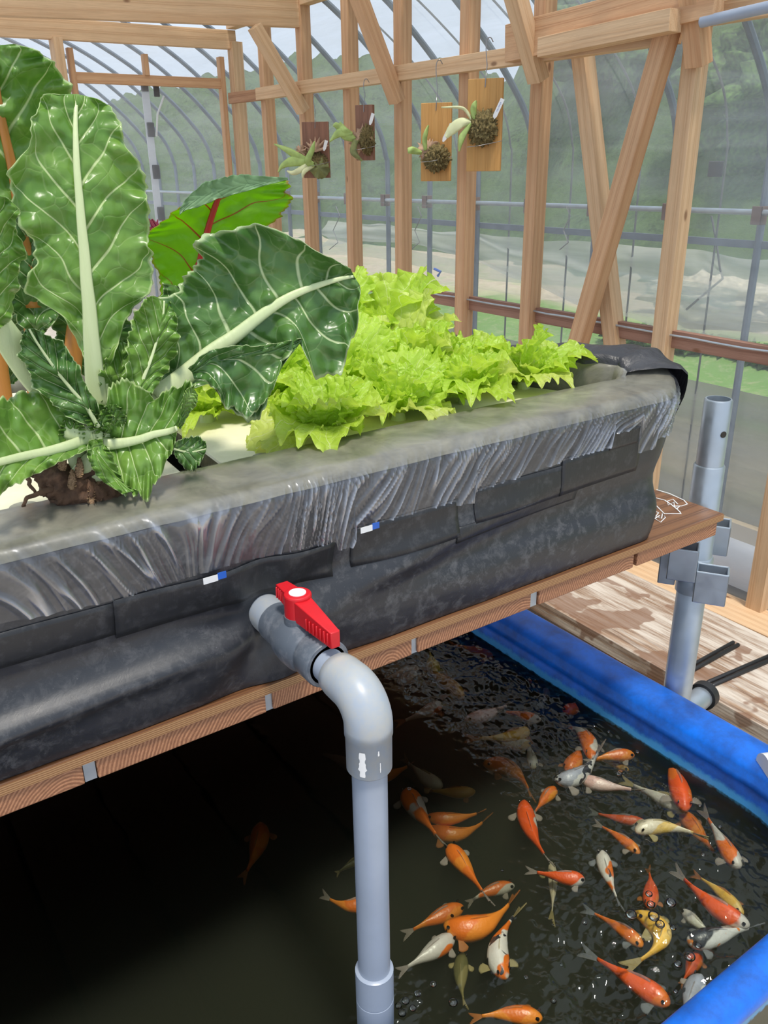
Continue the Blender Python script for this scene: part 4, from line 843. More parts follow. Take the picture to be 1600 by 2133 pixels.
# ------------------------------------------------------------------ koi
def koimat(name, a, b, thr, sc_=22, c3=None, thr3=.62, headc=None, scl=True):
    t = NT(name); c = t.coord('Object'); s_ = t.attr('s'); up_ = t.attr('top')
    n1_ = t.noise(c, sc_, 2, .4); col = t.mix(t.ramp(n1_, [(thr - .015, 0), (thr + .015, 1)]), a, b)
    if c3: col = t.mix(t.ramp(t.noise(c, sc_ * 1.7, 2, .5, .5), [(thr3 - .012, 0), (thr3 + .012, 1)]), col, c3)
    if headc: col = t.mix(t.ramp(s_, [(.20, 1), (.24, 0)]), col, headc)
    col = t.mix(t.ramp(up_, [(.18, .75), (.42, 0)]), col, (.75, .62, .52))       # pale belly
    vo = t.n('TexVoronoi', Scale=260.0); t.l(c, vo.inputs[0])
    return t.done(t.pbr(col, .35, t.bump(vo.outputs['Distance'], .25, .001), Specular_IOR_Level=.6))
ORA = (.80, .18, .018); RED = (.82, .11, .018); WHT = (.62, .58, .54); BLK = (.03, .035, .045); GRY = (.34, .36, .42); YEL = (.70, .50, .05); OCH = (.55, .27, .03); GOL = (.82, .48, .07)
K = {'O': koimat('koi_orange', ORA, (.86, .27, .03), .5), 'R': koimat('koi_red_white', RED, WHT, .60, 16), 'OW': koimat('koi_orange_white', ORA, WHT, .52, 20), 'RD': koimat('koi_red', RED, ORA, .55),
     'W': koimat('koi_white', WHT, (.62, .60, .52), .5), 'WO': koimat('koi_white_orange', WHT, ORA, .58, 20), 'Y': koimat('koi_yellow', YEL, (.78, .62, .10), .5), 'OC': koimat('koi_ochre', OCH, (.6, .33, .05), .5),
     'G': koimat('koi_grey', GRY, (.60, .60, .58), .55, 26, BLK, .60), 'K': koimat('koi_black_white', BLK, (.70, .70, .70), .50, 18, (.80, .25, .03), .66), 'OK': koimat('koi_orange_black', ORA, (.84, .3, .03), .5, 18, BLK, .60),
     'WG': koimat('koi_white_gold', (.70, .62, .46), (.70, .48, .14), .58, 24), 'GR': koimat('koi_grey_red_head', (.30, .27, .32), (.42, .36, .38), .5, 20, None, .6, (.70, .03, .02)), 'P': koimat('koi_pink', (.78, .50, .46), (.84, .62, .58), .5),
     'GO': koimat('koi_golden', GOL, (.86, .60, .20), .55), 'OL': koimat('koi_olive', (.16, .15, .06), (.28, .24, .10), .5), 'OKW': koimat('koi_tricolour', (.72, .68, .62), ORA, .52, 22, BLK, .58)}
def finmat(name, col, alpha):
    t = NT(name); c = t.coord(); n_ = t.noise(c, 180, 2); p = t.pbr(col, .5); tb = t.n('BsdfTransparent'); mx = t.n('MixShader'); mx.inputs[0].default_value = alpha
    t.l(tb.outputs[0], mx.inputs[1]); t.l(p, mx.inputs[2]); return t.done(mx.outputs[0])
FN = {'w': finmat('pale_fin', (.55, .48, .44), .38), 'o': finmat('orange_fin', (.70, .26, .07), .42), 'k': finmat('grey_fin', (.34, .36, .40), .40), 'y': finmat('yellow_fin', (.60, .50, .24), .45)}
EYE = simple('fish_eye', (.01, .01, .01), .15)
def fin_mesh(name, root, d, side, L_, W0, W1, mat, parent, rays=9, notch=0.0, curve=.15, nrm=None):
    """fan fin from root along d, spread along side"""
    V = []; m_ = 6
    for i in range(m_):
        r = i / (m_ - 1)
        for k in range(rays * 2 + 1):
            a = k / (rays * 2) * 2 - 1; ww = W0 + (W1 - W0) * r; ln = L_ * r * (1 - notch * (1 - abs(a)) * r) * (1 - .25 * abs(a) ** 3 * (1 - notch))
            rp_ = (.0012 * (1 if k % 2 else -1)) * r; p = root + d * ln + side * (ww * a) + nrm * (rp_ - curve * L_ * r * r * .5)
            V.append(p)
    o = mk(name, V, grid_faces(m_, rays * 2 + 1), mat, parent); md = o.modifiers.new('s', 'SOLIDIFY'); md.thickness = .0004
    return o
def koi(h, m, tl, kind, depth, wid=.20, fin='w', label='', pitch=0.0, eyes=True):
    z = WZ - depth * (1.35 if h[1] > 1510 else .25) - .020
    Hd = P(*h, z=z); Md = P(*m, z=z - pitch * .02); Tl = P(*tl, z=z - pitch * .04)
    Q = 2 * Md - (Hd + Tl) / 2
    def sp_(t_): return Hd * (1 - t_) ** 2 + Q * 2 * t_ * (1 - t_) + Tl * t_ * t_
    L_ = sum((sp_((i + 1) / 20) - sp_(i / 20)).length for i in range(20)); NS = 34; NR = 18; V = []; S = []; TP = []
    kp = [(0, .14), (.015, .30), (.05, .48), (.12, .72), (.22, .92), (.35, 1.0), (.5, .92), (.65, .70), (.78, .44), (.88, .27), (.95, .22), (1, .20)]
    body = .84
    for i in range(NS):
        s_ = i / (NS - 1); t_ = s_ * body; c_ = sp_(t_); tg = (sp_(t_ + .01) - sp_(t_ - .01)).normalized(); upv = Vector((0, 0, 1)); sd = tg.cross(upv).normalized(); u2 = sd.cross(tg)
        w_ = np.interp(s_, [k[0] for k in kp], [k[1] for k in kp]) * wid * L_ * .5
        wx = w_ * (1 if s_ < .6 else 1 - .35 * sm(.6, 1, s_)); hx_ = w_ * (.95 + .35 * sm(.6, 1, s_))
        for k in range(NR):
            a = 2 * math.pi * k / NR; dz = math.sin(a); V.append(c_ + sd * (math.cos(a) * wx) + u2 * (dz * hx_ * (1.05 if dz < 0 else .85) + w_ * .15 * (dz > .9))); S.append(s_); TP.append((dz + 1) / 2)
    Fc = [(i*NR+k, i*NR+(k+1) % NR, (i+1)*NR+(k+1) % NR, (i+1)*NR+k) for i in range(NS-1) for k in range(NR)]
    Fc += [tuple(range(NR-1, -1, -1)), tuple((NS-1)*NR+k for k in range(NR))]
    root = empty('koi_fish', sp_(.35 * body), label, 'fish', 'koi in the blue tank')
    b = mk('body', V, Fc, K[kind], root, attrs={'s': S, 'top': TP})
    def fr_(s_):
        t_ = s_ * body; tg = (sp_(t_ + .01) - sp_(t_ - .01)).normalized(); sd = tg.cross(Vector((0, 0, 1))).normalized(); return sp_(t_), tg, sd, sd.cross(tg)
    c_, tg, sd, u2 = fr_(.22)
    for s_ in (-1, 1):
        dr_ = (sd * s_ * .85 + tg * .55 - u2 * .25).normalized(); fin_mesh('pectoral_fin', c_ + sd * s_ * wid * L_ * .38 - u2 * .1 * wid * L_, dr_, (tg - dr_ * tg.dot(dr_)).normalized(), .13 * L_, .012 * L_, .055 * L_, FN[fin], root, nrm=u2)
    c_, tg, sd, u2 = fr_(.58)
    c_, tg, sd, u2 = fr_(.985)
    fd = (Tl - c_).normalized(); lean = (u2 * .8 + sd * .6).normalized(); fin_mesh('tail_fin', c_, fd, lean, (Tl - c_).length * 1.1, .018 * L_, .075 * L_, FN[fin], root, notch=.45, nrm=fd.cross(lean), curve=.05)
    # dorsal fin: low ridge
    Vd = []
    for i in range(12):
        s_ = .36 + .34 * i / 11; c2, tg, sd, u2 = fr_(s_); w_ = np.interp(s_, [k[0] for k in kp], [k[1] for k in kp]) * wid * L_ * .5
        hh = .045 * L_ * math.sin(math.pi * min(1, .25 + .75 * i / 11)) ; Vd += [c2 + u2 * w_ * .7, c2 + u2 * (w_ * .85 + hh) + sd * .012 * L_ + tg * .01 * L_]
    o = mk('dorsal_fin', Vd, grid_faces(12, 2), FN[fin], root); md = o.modifiers.new('s', 'SOLIDIFY'); md.thickness = .0004
    if eyes and depth < .05:
        c_, tg, sd, u2 = fr_(.085)
        for s_ in (-1, 1):
            p = c_ + sd * s_ * wid * L_ * .28 + u2 * .06 * L_ * .8 * wid / .2
            MB().tube([p - sd * s_ * .001, p + sd * s_ * .0006, p + sd * s_ * .0012], [.0028, .0028, .0012], 10).build('eye', EYE, root, True)
    return root
KO = [
 ((848,1645),(872,1690),(930,1765),'OW',.022,.24,'w','orange and white koi right of the down pipe, head up, beside a bubble'),
 ((934,1762),(968,1805),(1025,1885),'O',.012,.22,'w','slim orange koi nose to tail below the orange and white one'),
 ((1006,1592),(1070,1606),(1110,1668),'O',.045,.24,'o','large curved orange koi in the middle of the pond'),
 ((1092,1668),(1106,1730),(1150,1802),'R',.012,.20,'w','slim red koi with a white saddle pointing up in mid pond'),
 ((1158,1642),(1135,1664),(1105,1705),'OK',.02,.24,'w','small orange koi with black spots in mid pond'),
 ((990,1648),(940,1650),(880,1645),'OC',.06,.24,'o','dim orange koi just under the pale cream one'),
 ((765,1620),(815,1612),(862,1588),'O',.05,.26,'o','orange koi whose head is hidden behind the down pipe'),
 ((922,1638),(880,1615),(838,1575),'W',.055,.24,'y','cream koi beside the socket of the down pipe'),
 ((888,1700),(950,1704),(1012,1688),'O',.04,.22,'o','upper of two parallel orange koi in mid pond'),
 ((896,1722),(960,1736),(1024,1696),'O',.05,.22,'o','lower of two parallel orange koi in mid pond'),
 ((920,1466),(885,1483),(820,1510),'WO',.015,.22,'o','white koi with one orange patch near the bench edge'),
 ((872,1392),(835,1404),(775,1424),'WO',.05,.22,'w','dim white koi with orange bands just below the bench joists'),
 ((890,1405),(838,1418),(858,1460),'G',.035,.20,'k','grey koi curled like a hook near the bench'),
 ((963,1456),(922,1418),(872,1385),'OC',.055,.24,'o','ochre koi beneath the bench edge'),
 ((905,1402),(900,1380),(893,1350),'Y',.05,.3,'y','short yellow koi close under the bench joists'),
 ((1042,1364),(1080,1390),(1120,1440),'O',.03,.24,'o','orange koi beside the blue wall, nearest the bench corner'),
 ((1040,1372),(985,1355),(930,1340),'O',.04,.2,'o','orange koi in rippled water under the bench corner'),
 ((1160,1390),(1146,1428),(1124,1480),'GR',.03,.24,'k','dusky koi with a red head beside the blue wall'),
 ((1012,1330),(992,1320),(965,1308),'R',.02,.3,'w','small red and white koi farthest under the bench'),
 ((968,1500),(1020,1486),(1070,1462),'P',.035,.24,'w','dim pink koi in the rippled patch'),
 ((1127,1500),(1085,1490),(1030,1478),'OW',.015,.24,'w','orange-headed white koi in the rippled patch'),
 ((1097,1518),(1060,1534),(960,1538),'GO',.015,.2,'o','golden orange koi with spread fins in the rippled patch'),
 ((1108,1548),(1060,1548),(1000,1536),'WG',.025,.24,'y','pale gold koi under the golden orange one'),
 ((1112,1600),(1106,1572),(1096,1530),'W',.03,.2,'w','white koi hanging tail up near the pale gold one'),
 ((1172,1477),(1200,1473),(1232,1448),'RD',.01,.3,'w','short red koi next to the blue wall'),
 ((1232,1582),(1215,1530),(1162,1512),'OW',.012,.24,'w','curved orange and white koi behind the black-backed grey one'),
 ((1182,1608),(1200,1580),(1215,1540),'O',.025,.3,'o','orange koi under the head of the black-backed grey one'),
 ((1386,1548),(1335,1538),(1275,1512),'Y',.006,.22,'y','yellow koi alongside the algae line of the blue wall'),
 ((1156,1622),(1215,1608),(1256,1545),'G',.003,.2,'w','black-backed grey koi at the surface, tail bent up'),
 ((1322,1574),(1275,1574),(1215,1590),'O',.012,.24,'w','orange koi right of the black-backed grey one'),
 ((1310,1605),(1280,1592),(1235,1580),'OC',.03,.2,'o','dim orange koi below the other, right of the grey one'),
 ((1212,1622),(1262,1636),(1345,1648),'P',.01,.24,'w','pink koi with visible scales, mid right'),
 ((1432,1688),(1375,1662),(1290,1622),'W',.02,.22,'y','silvery white koi with spread fins, mid right'),
 ((1427,1688),(1408,1622),(1376,1550),'RD',.004,.2,'w','bright red-orange koi parallel to the right wall'),
 ((1420,1690),(1455,1735),(1505,1795),'O',.03,.24,'o','orange koi behind the silvery head, right side'),
 ((1540,1808),(1506,1755),(1460,1680),'OW',.008,.2,'w','orange and white koi nearest the right wall'),
 ((1325,1733),(1385,1722),(1478,1748),'WG',.003,.22,'y','silver-gold koi with scaled back at the surface, right side'),
 ((1332,1778),(1292,1745),(1235,1712),'O',.012,.2,'w','orange koi with a white nose below the pink one'),
 ((1345,1712),(1290,1705),(1225,1690),'R',.04,.2,'k','dim dark red koi under ripples, right of mid pond'),
 ((1253,1772),(1266,1822),(1295,1895),'OKW',.008,.2,'k','tricolour koi, orange head with black marks'),
 ((1218,1832),(1168,1826),(1092,1812),'R',.008,.26,'w','red-backed koi with white belly, facing right in mid pond'),
 ((1148,1795),(1152,1850),(1148,1925),'WG',.035,.12,'y','thin pale olive koi hanging below the red-backed one'),
 ((1352,1892),(1356,1850),(1350,1805),'RD',.02,.28,'o','red koi among the large bubbles'),
 ((1562,1928),(1482,1882),(1400,1805),'R',.006,.22,'w','large red and white koi with scarlet back, right side'),
 ((1548,1905),(1500,1858),(1440,1818),'GO',.02,.2,'o','golden orange koi behind the large red and white one'),
 ((1322,1900),(1378,1955),(1290,2022),'GO',.002,.2,'y','big golden koi curved in an arc at the surface'),
 ((1338,1972),(1290,1932),(1210,1890),'O',.014,.2,'k','orange koi touching the arc of the golden one'),
 ((1395,2093),(1318,2042),(1205,1975),'RD',.008,.22,'k','large red-orange koi at the lower right'),
 ((1462,2032),(1438,2080),(1420,2150),'G',.002,.26,'w','silver koi with dark netted back and fanned fin beside the near rim'),
 ((1422,1895),(1455,1925),(1500,1960),'W',.02,.26,'w','white koi beside the scarlet-backed one'),
 ((1432,1962),(1500,1948),(1590,1925),'K',.01,.24,'k','black and white koi near the lower right rim'),
 ((1455,1985),(1440,2015),(1415,2055),'RD',.03,.3,'o','dim red koi above the netted silver one'),
 ((965,1888),(910,1912),(835,1950),'O',.035,.24,'w','orange koi right of the down pipe, upper of a pair'),
 ((925,1925),(1010,1925),(1078,1858),'O',.010,.26,'o','plump bright orange koi with upturned tail'),
 ((945,1948),(895,1985),(825,2028),'WO',.015,.26,'w','pinkish white koi with an orange head by the down pipe'),
 ((1056,2038),(1040,1965),(1092,1885),'OKW',.006,.22,'y','gold, black and white koi pointing down'),
 ((1072,1845),(1020,1856),(970,1885),'OW',.045,.24,'w','dim orange koi with white gill above the plump orange one'),
 ((790,1860),(730,1886),(668,1860),'O',.03,.24,'w','orange koi poking out left of the down pipe'),
 ((542,1715),(535,1768),(500,1838),'O',.055,.24,'o','lone dim orange koi deep in the dark left water'),
 ((775,1775),(730,1800),(698,1822),'OL',.05,.2,'y','faint greenish koi left of the down pipe'),
 ((775,1620),(715,1585),(655,1568),'WO',.075,.2,'w','faint koi left of the upper socket of the down pipe'),
 ((1130,2122),(1060,2112),(975,2122),'O',.006,.24,'o','orange koi cut off by the bottom edge'),
 ((965,1985),(960,2040),(970,2100),'OL',.03,.24,'y','olive koi dissolving in murk above the bottom edge'),
 ((1545,2030),(1515,2060),(1480,2100),'OC',.03,.24,'o','dim ochre koi beside the near rim at the right'),
]
for k in KO: koi(k[0], k[1], k[2], k[3], k[4], k[5] * 1.04, k[6], k[7])
# bubbles
t = NT('bubble'); fr = t.n('Fresnel', IOR=1.6); g = t.n('BsdfGlossy', Roughness=.02); tr = t.n('BsdfTransparent'); m_ = t.n('MixShader'); t.l(fr.outputs[0], m_.inputs[0]); t.l(tr.outputs[0], m_.inputs[1]); t.l(g.outputs[0], m_.inputs[2]); BUB = t.done(m_.outputs[0])
bm = bmesh.new(); bmesh.ops.create_uvsphere(bm, u_segments=20, v_segments=12, radius=1); me = bpy.data.meshes.new('water_bubble'); bm.to_mesh(me); bm.free(); me.polygons.foreach_set('use_smooth', [True] * len(me.polygons)); me.materials.append(BUB)
bub = [(1315,1905,.011),(1362,1908,.011),(1398,1880,.010),(1356,1884,.008),(1352,1862,.007),(1375,1925,.009),(1402,1932,.006),(1437,1992,.010),(1412,2008,.007),(1455,1970,.006),(1218,1922,.005),(853,1643,.005),(1465,1780,.005),(1500,1722,.004),
       (944,2088,.008),(903,2050,.006),(870,2070,.006),(845,2085,.007),(830,2095,.006),(860,2100,.006),(838,2110,.007),(1153,2085,.005),(1096,2036,.004),(1228,1458,.005),(1238,1512,.004),(1268,1524,.004),(1388,1548,.004),(1328,1566,.006),(1458,1678,.004),(1046,1813,.003),(1290,1612,.007),(1408,2065,.004),(1170,2010,.003)]
for px, py, r in bub:
    q = P(px, py, z=WZ + .001); o = bpy.data.objects.new('water_bubble', me); sc.collection.objects.link(o); o.location = q; o.scale = (r * .8, r * .8, r * .55); tag(o, 'clear air bubble beside the foot of the down pipe' if px < 950 and py > 2000 else 'clear air bubble around the head of the big golden koi' if 1300 < px < 1410 and py > 1850 and py < 1940 else 'small clear air bubble on the pond surface', 'bubble', 'pipe foot bubbles' if px < 950 and py > 2000 else 'golden koi bubbles' if 1300 < px < 1410 and py > 1850 and py < 1940 else 'scattered bubbles on the pond')

# ------------------------------------------------------------------ valve and drain pipe
VY = .79; PX, PZ = VX, VZ; DY = .592
dp = empty('drain_pipe', (PX, VY, PZ), 'grey drain pipe with dark ball valve and red handle curving down into the pond', 'pipe')
V3 = Vector
def cyl(y0, y1, r, name, mat, r1=None, n_=40): return MB().tube([(PX, y0, PZ), (PX, y1, PZ)], [r, r1 or r], n_).build(name, mat, dp, True)
def lathe(pts, name, mat): return MB().tube([(PX, y, PZ) for y, r in pts], [r for y, r in pts], 48).build(name, mat, dp, True)
lathe([(.83, .0225), (.79, .0228), (.778, .0228), (.776, .022)], 'wall_collar', M['pvcw'])
lathe([(.785, .0215), (.783, .0245), (.760, .0250), (.752, .0262), (.744, .029), (.728, .0305), (.712, .0300), (.704, .0275), (.700, .0268), (.699, .0262), (.697, .0262), (.696, .0270), (.670, .0272), (.668, .026), (.668, .0222), (.676, .020)], 'valve_body', M['valve'])
lathe([(.70, .0190), (.642, .0190)], 'nipple', M['pvc'])
hb = PZ + .029
MB().tube([(PX, .728, hb - .006), (PX, .728, hb + .006)], .0165, 32).build('valve_neck', M['valve'], dp, True)
hd = MB().tube([(PX, .728, hb + .003), (PX, .728, hb + .031), (PX, .728, hb + .0325)], [.0155, .0155, .0140], 40)
def wing(y0, y1, w0, w1, zb0, zb1, zt0, zt1):
    s = 1 if y1 > y0 else -1; V_ = [(PX - w0, y0, zb0), (PX + w0, y0, zb0), (PX + w1, y1, zb1), (PX - w1, y1, zb1), (PX - w0, y0, zt0), (PX + w0, y0, zt0), (PX + w1, y1, zt1), (PX - w1, y1, zt1)]
    f = [(3,2,1,0),(4,5,6,7),(0,1,5,4),(1,2,6,5),(2,3,7,6),(3,0,4,7)]
    if s < 0: f = [t_[::-1] for t_ in f]
    hd.add(V_, f)
wing(.728, .650, .0115, .0055, hb + .004, hb + .001, hb + .030, hb + .020); wing(.728, .765, .0105, .0075, hb + .010, hb + .014, hb + .031, hb + .030)
for i in range(7):
    y = .655 + i * .0065; 
    for s_ in (-1, 1): hd.box((PX + s_ * (.0068 + i * .0005) - .001, y - .0012, hb + .004), (PX + s_ * (.0068 + i * .0005) + .001, y + .0012, hb + .0185))
for i in range(4):
    y = .748 + i * .0045
    for s_ in (-1, 1): hd.box((PX + s_ * .0085 - .001, y - .001, hb + .014), (PX + s_ * .0085 + .001, y + .001, hb + .028))
h_ = hd.build('valve_handle', M['red'], dp, True, bevel=.0012); h_['label'] = 'red T-shaped handle'
o = MB().tube([(PX, .728, hb + .0322), (PX, .728, hb + .0332)], .0095, 32).build('sticker_disc', M['disc'], h_, True); o['label'] = 'round white sticker'
# elbow
el = []; rad = []
RE = .030; cz_ = PZ - RE; cy_ = DY + RE
el += [(PX, .652, PZ), (PX, .650, PZ), (PX, .640, PZ)]; rad += [.0195, .0232, .0245]
for a in range(0, 91, 8):
    aa = math.radians(90 * a / 88 if a < 88 else 90); el.append((PX, cy_ - RE * math.sin(aa), cz_ + RE * math.cos(aa))); rad.append(.0250)
el += [(PX, DY, cz_ - .010), (PX, DY, cz_ - .0105), (PX, DY, cz_ - .052), (PX, DY, cz_ - .0535), (PX, DY, cz_ - .0535)]; rad += [.0250, .0240, .0238, .0228, .018]
MB().tube(el, rad, 48, up=(1, 0, 0)).build('elbow', M['pvcw'], dp, True, auto=False)
zt = cz_ - .0535
MB().tube([(PX, DY, zt + .02), (PX, DY, -.885)], .0187, 44).build('down_pipe', M['pvc'], dp, True)
MB().tube([(PX, DY, -.866), (PX, DY, -.868), (PX, DY, -.912), (PX, DY, -.9125), (PX, DY, -.9135), (PX, DY, -.914), (PX, DY, -.960), (PX, DY, -.962), (PX, DY, -.962)], [.019, .0225, .0225, .0219, .0219, .0225, .0222, .021, .018], 44).build('coupling', M['pvc'], dp, True)
MB().tube([(PX, DY, -.95), (PX, DY, -1.30)], .0195, 44).build('lower_pipe', M['pvc'], dp, True)
# torn paper label on the elbow socket
def lab(px0, py0, w_, h_, sd):
    V_ = []; nn_ = 14
    for i in range(nn_):
        for j in range(5):
            a0 = math.radians(px0) ; zz = py0 - h_ * i / (nn_ - 1); wd = w_ * (.5 + .8 * abs(noise.noise((i * .6, sd, 0)))); ang = a0 + wd * (j / 4 - .5)
            V_.append((PX + .0243 * math.cos(ang), DY + .0243 * math.sin(ang), zz))
    mk('label_remnant', V_, grid_faces(nn_, 5), M['white'], dp)['label'] = 'torn white sticker remnant'
lab(-140, cz_ - .018, .45, .030, 3); lab(-100, cz_ - .017, .10, .006, 7); lab(-96, cz_ - .032, .06, .012, 9)

# ------------------------------------------------------------------ galvanised tube with clamps
GX, GY = 1.322, .862
gp = empty('steel_leg', (GX, GY, G), 'galvanised scaffold tube rising beside the bench corner with square clamp cups', 'pole')
def hollow(z0, z1, ro, ri, name):
    V_ = []; n_ = 36; prof_ = [(ri, z0), (ro, z0), (ro, z1 - .003), (ro - .002, z1), (ri, z1), (ri, z0)]
    for r, z in prof_:
        for k in range(n_): a = 2 * math.pi * k / n_; V_.append((GX + r * math.cos(a), GY + r * math.sin(a), z))
    F_ = [(i*n_+k, i*n_+(k+1) % n_, (i+1)*n_+(k+1) % n_, (i+1)*n_+k) for i in range(len(prof_)-1) for k in range(n_)]
    o = mk(name, V_, F_, M['galv'], gp); 
    try: o.data.set_sharp_from_angle(angle=math.radians(40))
    except Exception: pass
    return o
hollow(-.56, -.392, .0245, .0205, 'upper_tube'); hollow(G, -.515, .0278, .0248, 'sleeve_tube')
dv = (Vector((-GX, -GY, 0))).normalized(); rt = Vector((dv.y, -dv.x, 0)) * -1
hdv = (dv * .75 + rt * .66).normalized(); q = Vector((GX, GY, -.452)) + hdv * .0246
MB().tube([q, q + hdv * .0006], .006, 20).build('pin_hole', M['hole_shade'], gp)  # flat dark disc on the tube, painted as the shaded opening
def cup(cx_, cy_, z0, z1, w_, d_, ang, name='clamp_cup', t_=.004):
    mb_ = MB(); Mt = Matrix.Translation((cx_, cy_, 0)) @ Matrix.Rotation(ang, 4, 'Z')
    mb_.box((-w_/2, -d_/2, z0), (w_/2, -d_/2 + t_, z1), Mt).box((-w_/2, d_/2 - t_, z0), (w_/2, d_/2, z1), Mt).box((-w_/2, -d_/2, z0), (-w_/2 + t_, d_/2, z1), Mt).box((w_/2 - t_, -d_/2, z0), (w_/2, d_/2, z1), Mt)
    return mb_.build(name, M['galv'], gp, bevel=.002)
va_ = math.atan2(rt.y, rt.x)
L1 = Vector((GX, GY, 0)) - rt * .022 + dv * .050; cup(L1.x, L1.y, -.725, -.660, .052, .05, va_)
L2 = Vector((GX, GY, 0)) + dv * .052 + rt * .014; cup(L2.x + rt.x * .018, L2.y + rt.y * .018, -.765, -.700, .058, .042, va_)
L3 = Vector((GX, GY, 0)) + rt * .030 - dv * .035; cup(L3.x, L3.y, -.700, -.640, .048, .05, va_)
L4 = Vector((GX, GY, 0)) - rt * .048 + dv * .01; cup(L4.x, L4.y, -.755, -.690, .032, .05, va_)
hollow(-.775, -.70, .0315, .0275, 'clamp_ring')

# ------------------------------------------------------------------ plank walkway, bands, pipe end
q1 = (1.80, 1.75); q2 = (1.742, .70)
wk = timber('plank', (1.945, 2.9, -1.325), (1.885, .55, -1.325), .295, .05, M['weathered'], 'thick weathered plank with brown stains beside the tank', 'plank')
wk2 = timber('plank', (2.20, 2.9, -1.38), (2.14, .55, -1.38), .17, .04, M['weathered'], 'narrower plank behind the thick one, next to the sill', 'plank')
for x, y in ((1.93, .9), (1.95, 1.6), (1.97, 2.4)): pass
o = MB().box((1.86, .62, G + .001), (1.98, .74, -1.351)).box((1.90, 2.2, G + .001), (2.02, 2.32, -1.351)).box((1.88, 1.4, G + .001), (2.0, 1.5, -1.351)).build('plank_block', M['pine3'], bevel=.003); tag(o, 'wooden blocks under the thick plank', 'block')
o = MB().box((2.10, .60, G + .001), (2.20, .70, -1.401)).box((2.12, 2.2, G + .001), (2.22, 2.3, -1.401)).box((2.12, 1.4, G + .001), (2.22, 1.5, -1.401)).build('plank_block', M['pine3'], bevel=.003); tag(o, 'wooden blocks under the narrower plank', 'block')
def band(pts, lb):
    o = MB()
    for dx in (0, .016): o.tube([Vector(p) + Vector((0, dx, 0)) for p in pts], .006, 8)
    o = o.build('rubber_band', M['rubber'], smooth=True, auto=False); tag(o, lb, 'band')
zt_ = -1.296
a = P(1538, 1343, z=zt_); b = P(1440, 1398, z=zt_); band([a, b, b + Vector((-.055, -.02, -.02)), P(1432, 1450, z=-1.35)], 'black rubber strap over the plank, directly behind the steel tube')
a = P(1640, 1360, z=zt_); b = P(1488, 1426, z=zt_); band([a, b, P(1478, 1432, z=-1.30), P(1470, 1470, z=-1.36), P(1484, 1470, z=-1.36)], 'black rubber strap over the plank, right of the steel tube')
c0 = P(1462, 1452, x=1.45); dd = Vector((.8, .35, .0)).normalized(); dd = (c0 - Vector((GX, GY, c0.z))).normalized()
MB().tube([(GX, GY, c0.z), c0 + dd * .02], .024, 24).build('cross_tube', M['galv'], gp, True); MB().tube([c0 + dd * .0, c0 + dd * .02], .031, 24).build('rubber_ring', M['rubber'], gp, True)
a = P(1520, 1470, z=-1.36); b = P(1490, 1500, z=-1.42); o = MB().tube([a, b], .008, 6).build('strap_tail', M['rubber'], smooth=True); tag(o, 'loose black strap end hanging below the plank edge', 'strap')
a = P(1596, 1352, x=2.42); o = MB().box((a.x - .01, a.y - .05, a.z - .03), (a.x + .01, a.y + .02, a.z + .03)).build('metal_bracket', M['galv'], bevel=.002); tag(o, 'small grey metal bracket on the sill at the right edge', 'bracket')
a = P(1606, 1602, z=-.975); o = MB().tube([a + Vector((-.004, .012, 0)), a + Vector((.14, -.06, .0))], .022, 28).build('white_pipe', M['white'], smooth=True); tag(o, 'end of a white pipe lying on the blue rim at the right edge', 'pipe')

